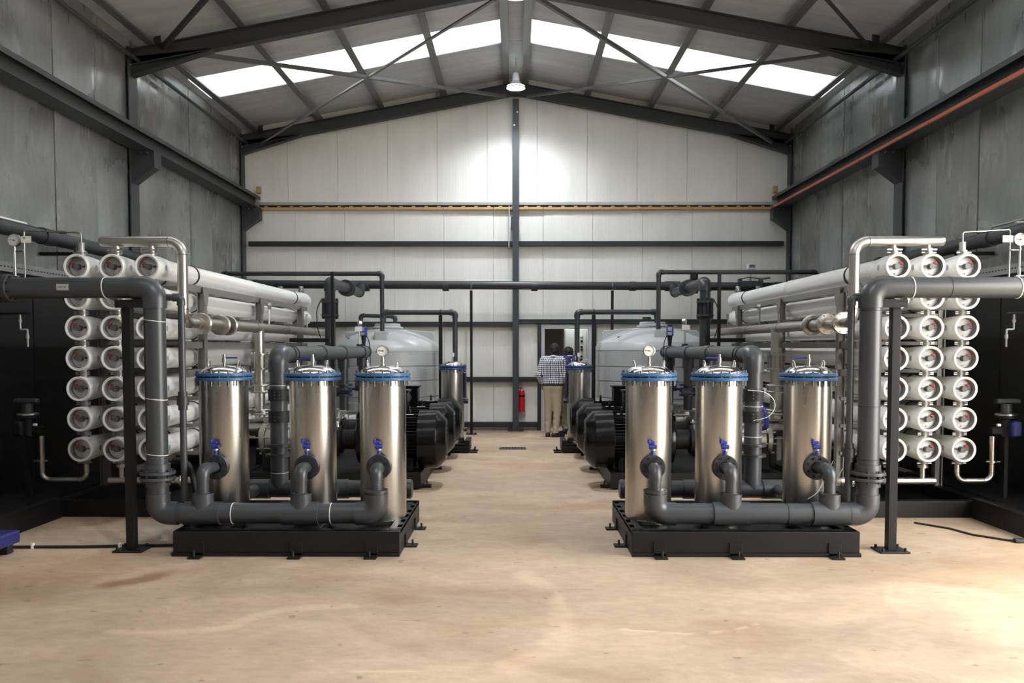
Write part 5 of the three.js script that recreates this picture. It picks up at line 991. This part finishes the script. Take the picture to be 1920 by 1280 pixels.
// ---------------------------------------------------------------- small things
{
  const x = 0.12, z = ZB + 0.1, t = thing('fire_extinguisher', 'red fire extinguisher hung on the back wall beside the post', 'fire extinguisher', [x, 0.38, z]);
  part(t, 'cylinder', lathe([[0, 0.38], [0.055, 0.38], [0.065, 0.39], [0.065, 0.74], [0.055, 0.79], [0.028, 0.815], [0.02, 0.83], [0, 0.83]], [x, 0, z], [0, 1, 0], 28), M.ext);
  part(t, 'label_band', ring([x, 0.69, z], [0, 1, 0], 0.065, 0.04, 0.001), M.black);
  const v = part(t, 'valve', [cyl([x, 0.82, z], [x, 0.87, z], 0.018, 0.018, 12)], M.bolt);
  part(v, 'handle', [bc(x - 0.02, 0.885, z + 0.02, 0.022, 0.018, 0.1, 0.004), bc(x - 0.02, 0.862, z + 0.02, 0.02, 0.012, 0.09, 0.003)], M.ext);
  part(t, 'hose', sweep(rounded([[x - 0.02, 0.85, z], [x - 0.08, 0.83, z], [x - 0.085, 0.6, z], [x - 0.075, 0.45, z]], 0.04), 0.011, 8), M.rubber);
  part(t, 'bracket', bc(x, 0.6, ZB + 0.018, 0.05, 0.3, 0.034), M.frame);
}
{
  const t = thing('floor_drain', 'dark slotted drain cover in the aisle floor', 'drain', [-0.05, 0, -13.5]);
  part(t, 'frame', [bx(-0.27, 0.17, 0.0005, 0.008, -13.62, -13.6), bx(-0.27, 0.17, 0.0005, 0.008, -13.38, -13.36), bx(-0.27, -0.25, 0.0005, 0.008, -13.6, -13.38), bx(0.15, 0.17, 0.0005, 0.008, -13.6, -13.38)], M.frame);
  part(t, 'pit', bx(-0.25, 0.15, 0.0005, 0.002, -13.6, -13.38), M.rubber);
  for (let i = 0; i < 8; i++) part(t, 'grate_bar', bx(-0.24 + i * 0.05, -0.215 + i * 0.05, 0.002, 0.007, -13.6, -13.38), M.frame);
}
{
  const t = thing('floor_conduit', 'thin black cable conduit across the floor beside the left skid', 'conduit', [-3.4, 0, -6.78]);
  part(t, 'tube', sweep([[-4.5, 0.014, -6.74], [-3.6, 0.014, -6.76], [-2.74, 0.014, -6.83]], 0.012, 8), M.rubber);
  for (const x of [-3.98, -3.26]) part(t, 'clip', bc(x, 0.02, -6.75, 0.022, 0.05, 0.03, 0.004), M.white, 'white cable clip');
}
{
  const t = thing('blue_pallet', 'blue plastic pallet corner at the bottom left edge', 'pallet', [-4.4, 0, -6.45]);
  part(t, 'deck', bx(-4.75, -4.02, 0.075, 0.18, -6.66, -6.3, 0.02), M.bluePlastic);
  for (const x of [-4.65, -4.1]) for (const z of [-6.58, -6.38]) part(t, 'foot', bc(x, 0.0375, z, 0.08, 0.075, 0.08, 0.006), M.rubber);
}
{
  const t = thing('loose_cable', 'dark cable lying on the floor by the right plinth', 'cable', [4.2, 0, -7.2]);
  part(t, 'cable', sweep([[3.75, 0.01, -7.75], [3.95, 0.01, -7.5], [4.02, 0.01, -7.25], [4.2, 0.01, -7.05], [4.6, 0.01, -6.85]], 0.009, 8), M.rubber);
  part(t, 'plug', bc(4.28, 0.02, -6.98, 0.12, 0.035, 0.05, 0.01), M.rubber);
  solo('white_cable', 'pair of thin white cables dropping behind the right tall pipe', 'cable', [sweep(rounded([[2.62, 0.72, -6.82], [2.5, 0.45, -6.83], [2.42, 0.4, -6.83]], 0.1), 0.004, 6), sweep(rounded([[2.7, 0.66, -6.82], [2.62, 0.5, -6.82], [2.5, 0.4, -6.82]], 0.1), 0.004, 6)], M.tie, [2.5, 0.4, -6.8]);
  solo('flow_meter_cable', 'white signal cable looping beside the right riser couplings', 'cable', sweep(rounded([[2.2, 1.25, -7.86], [2.36, 1.24, -7.8], [2.46, 1.13, -7.8], [2.4, 1.0, -7.8], [2.25, 0.96, -7.86]], 0.08), 0.0035, 6), M.tie, [2.3, 1.0, -7.8]);
  const h = thing('blue_hose', 'bright blue hose loop beside the right steel drop pipe', 'hose', [2.6, 0.8, -9.2]);
  part(h, 'hose', sweep(rounded([[2.7, 1.13, -9.25], [2.73, 1.02, -9.25], [2.79, 0.92, -9.25], [2.82, 0.76, -9.28], [2.8, 0.7, -9.6], [2.8, 0.6, -10.0]], 0.1), 0.028, 10), M.blue);
}
renderer.render(scene, camera);
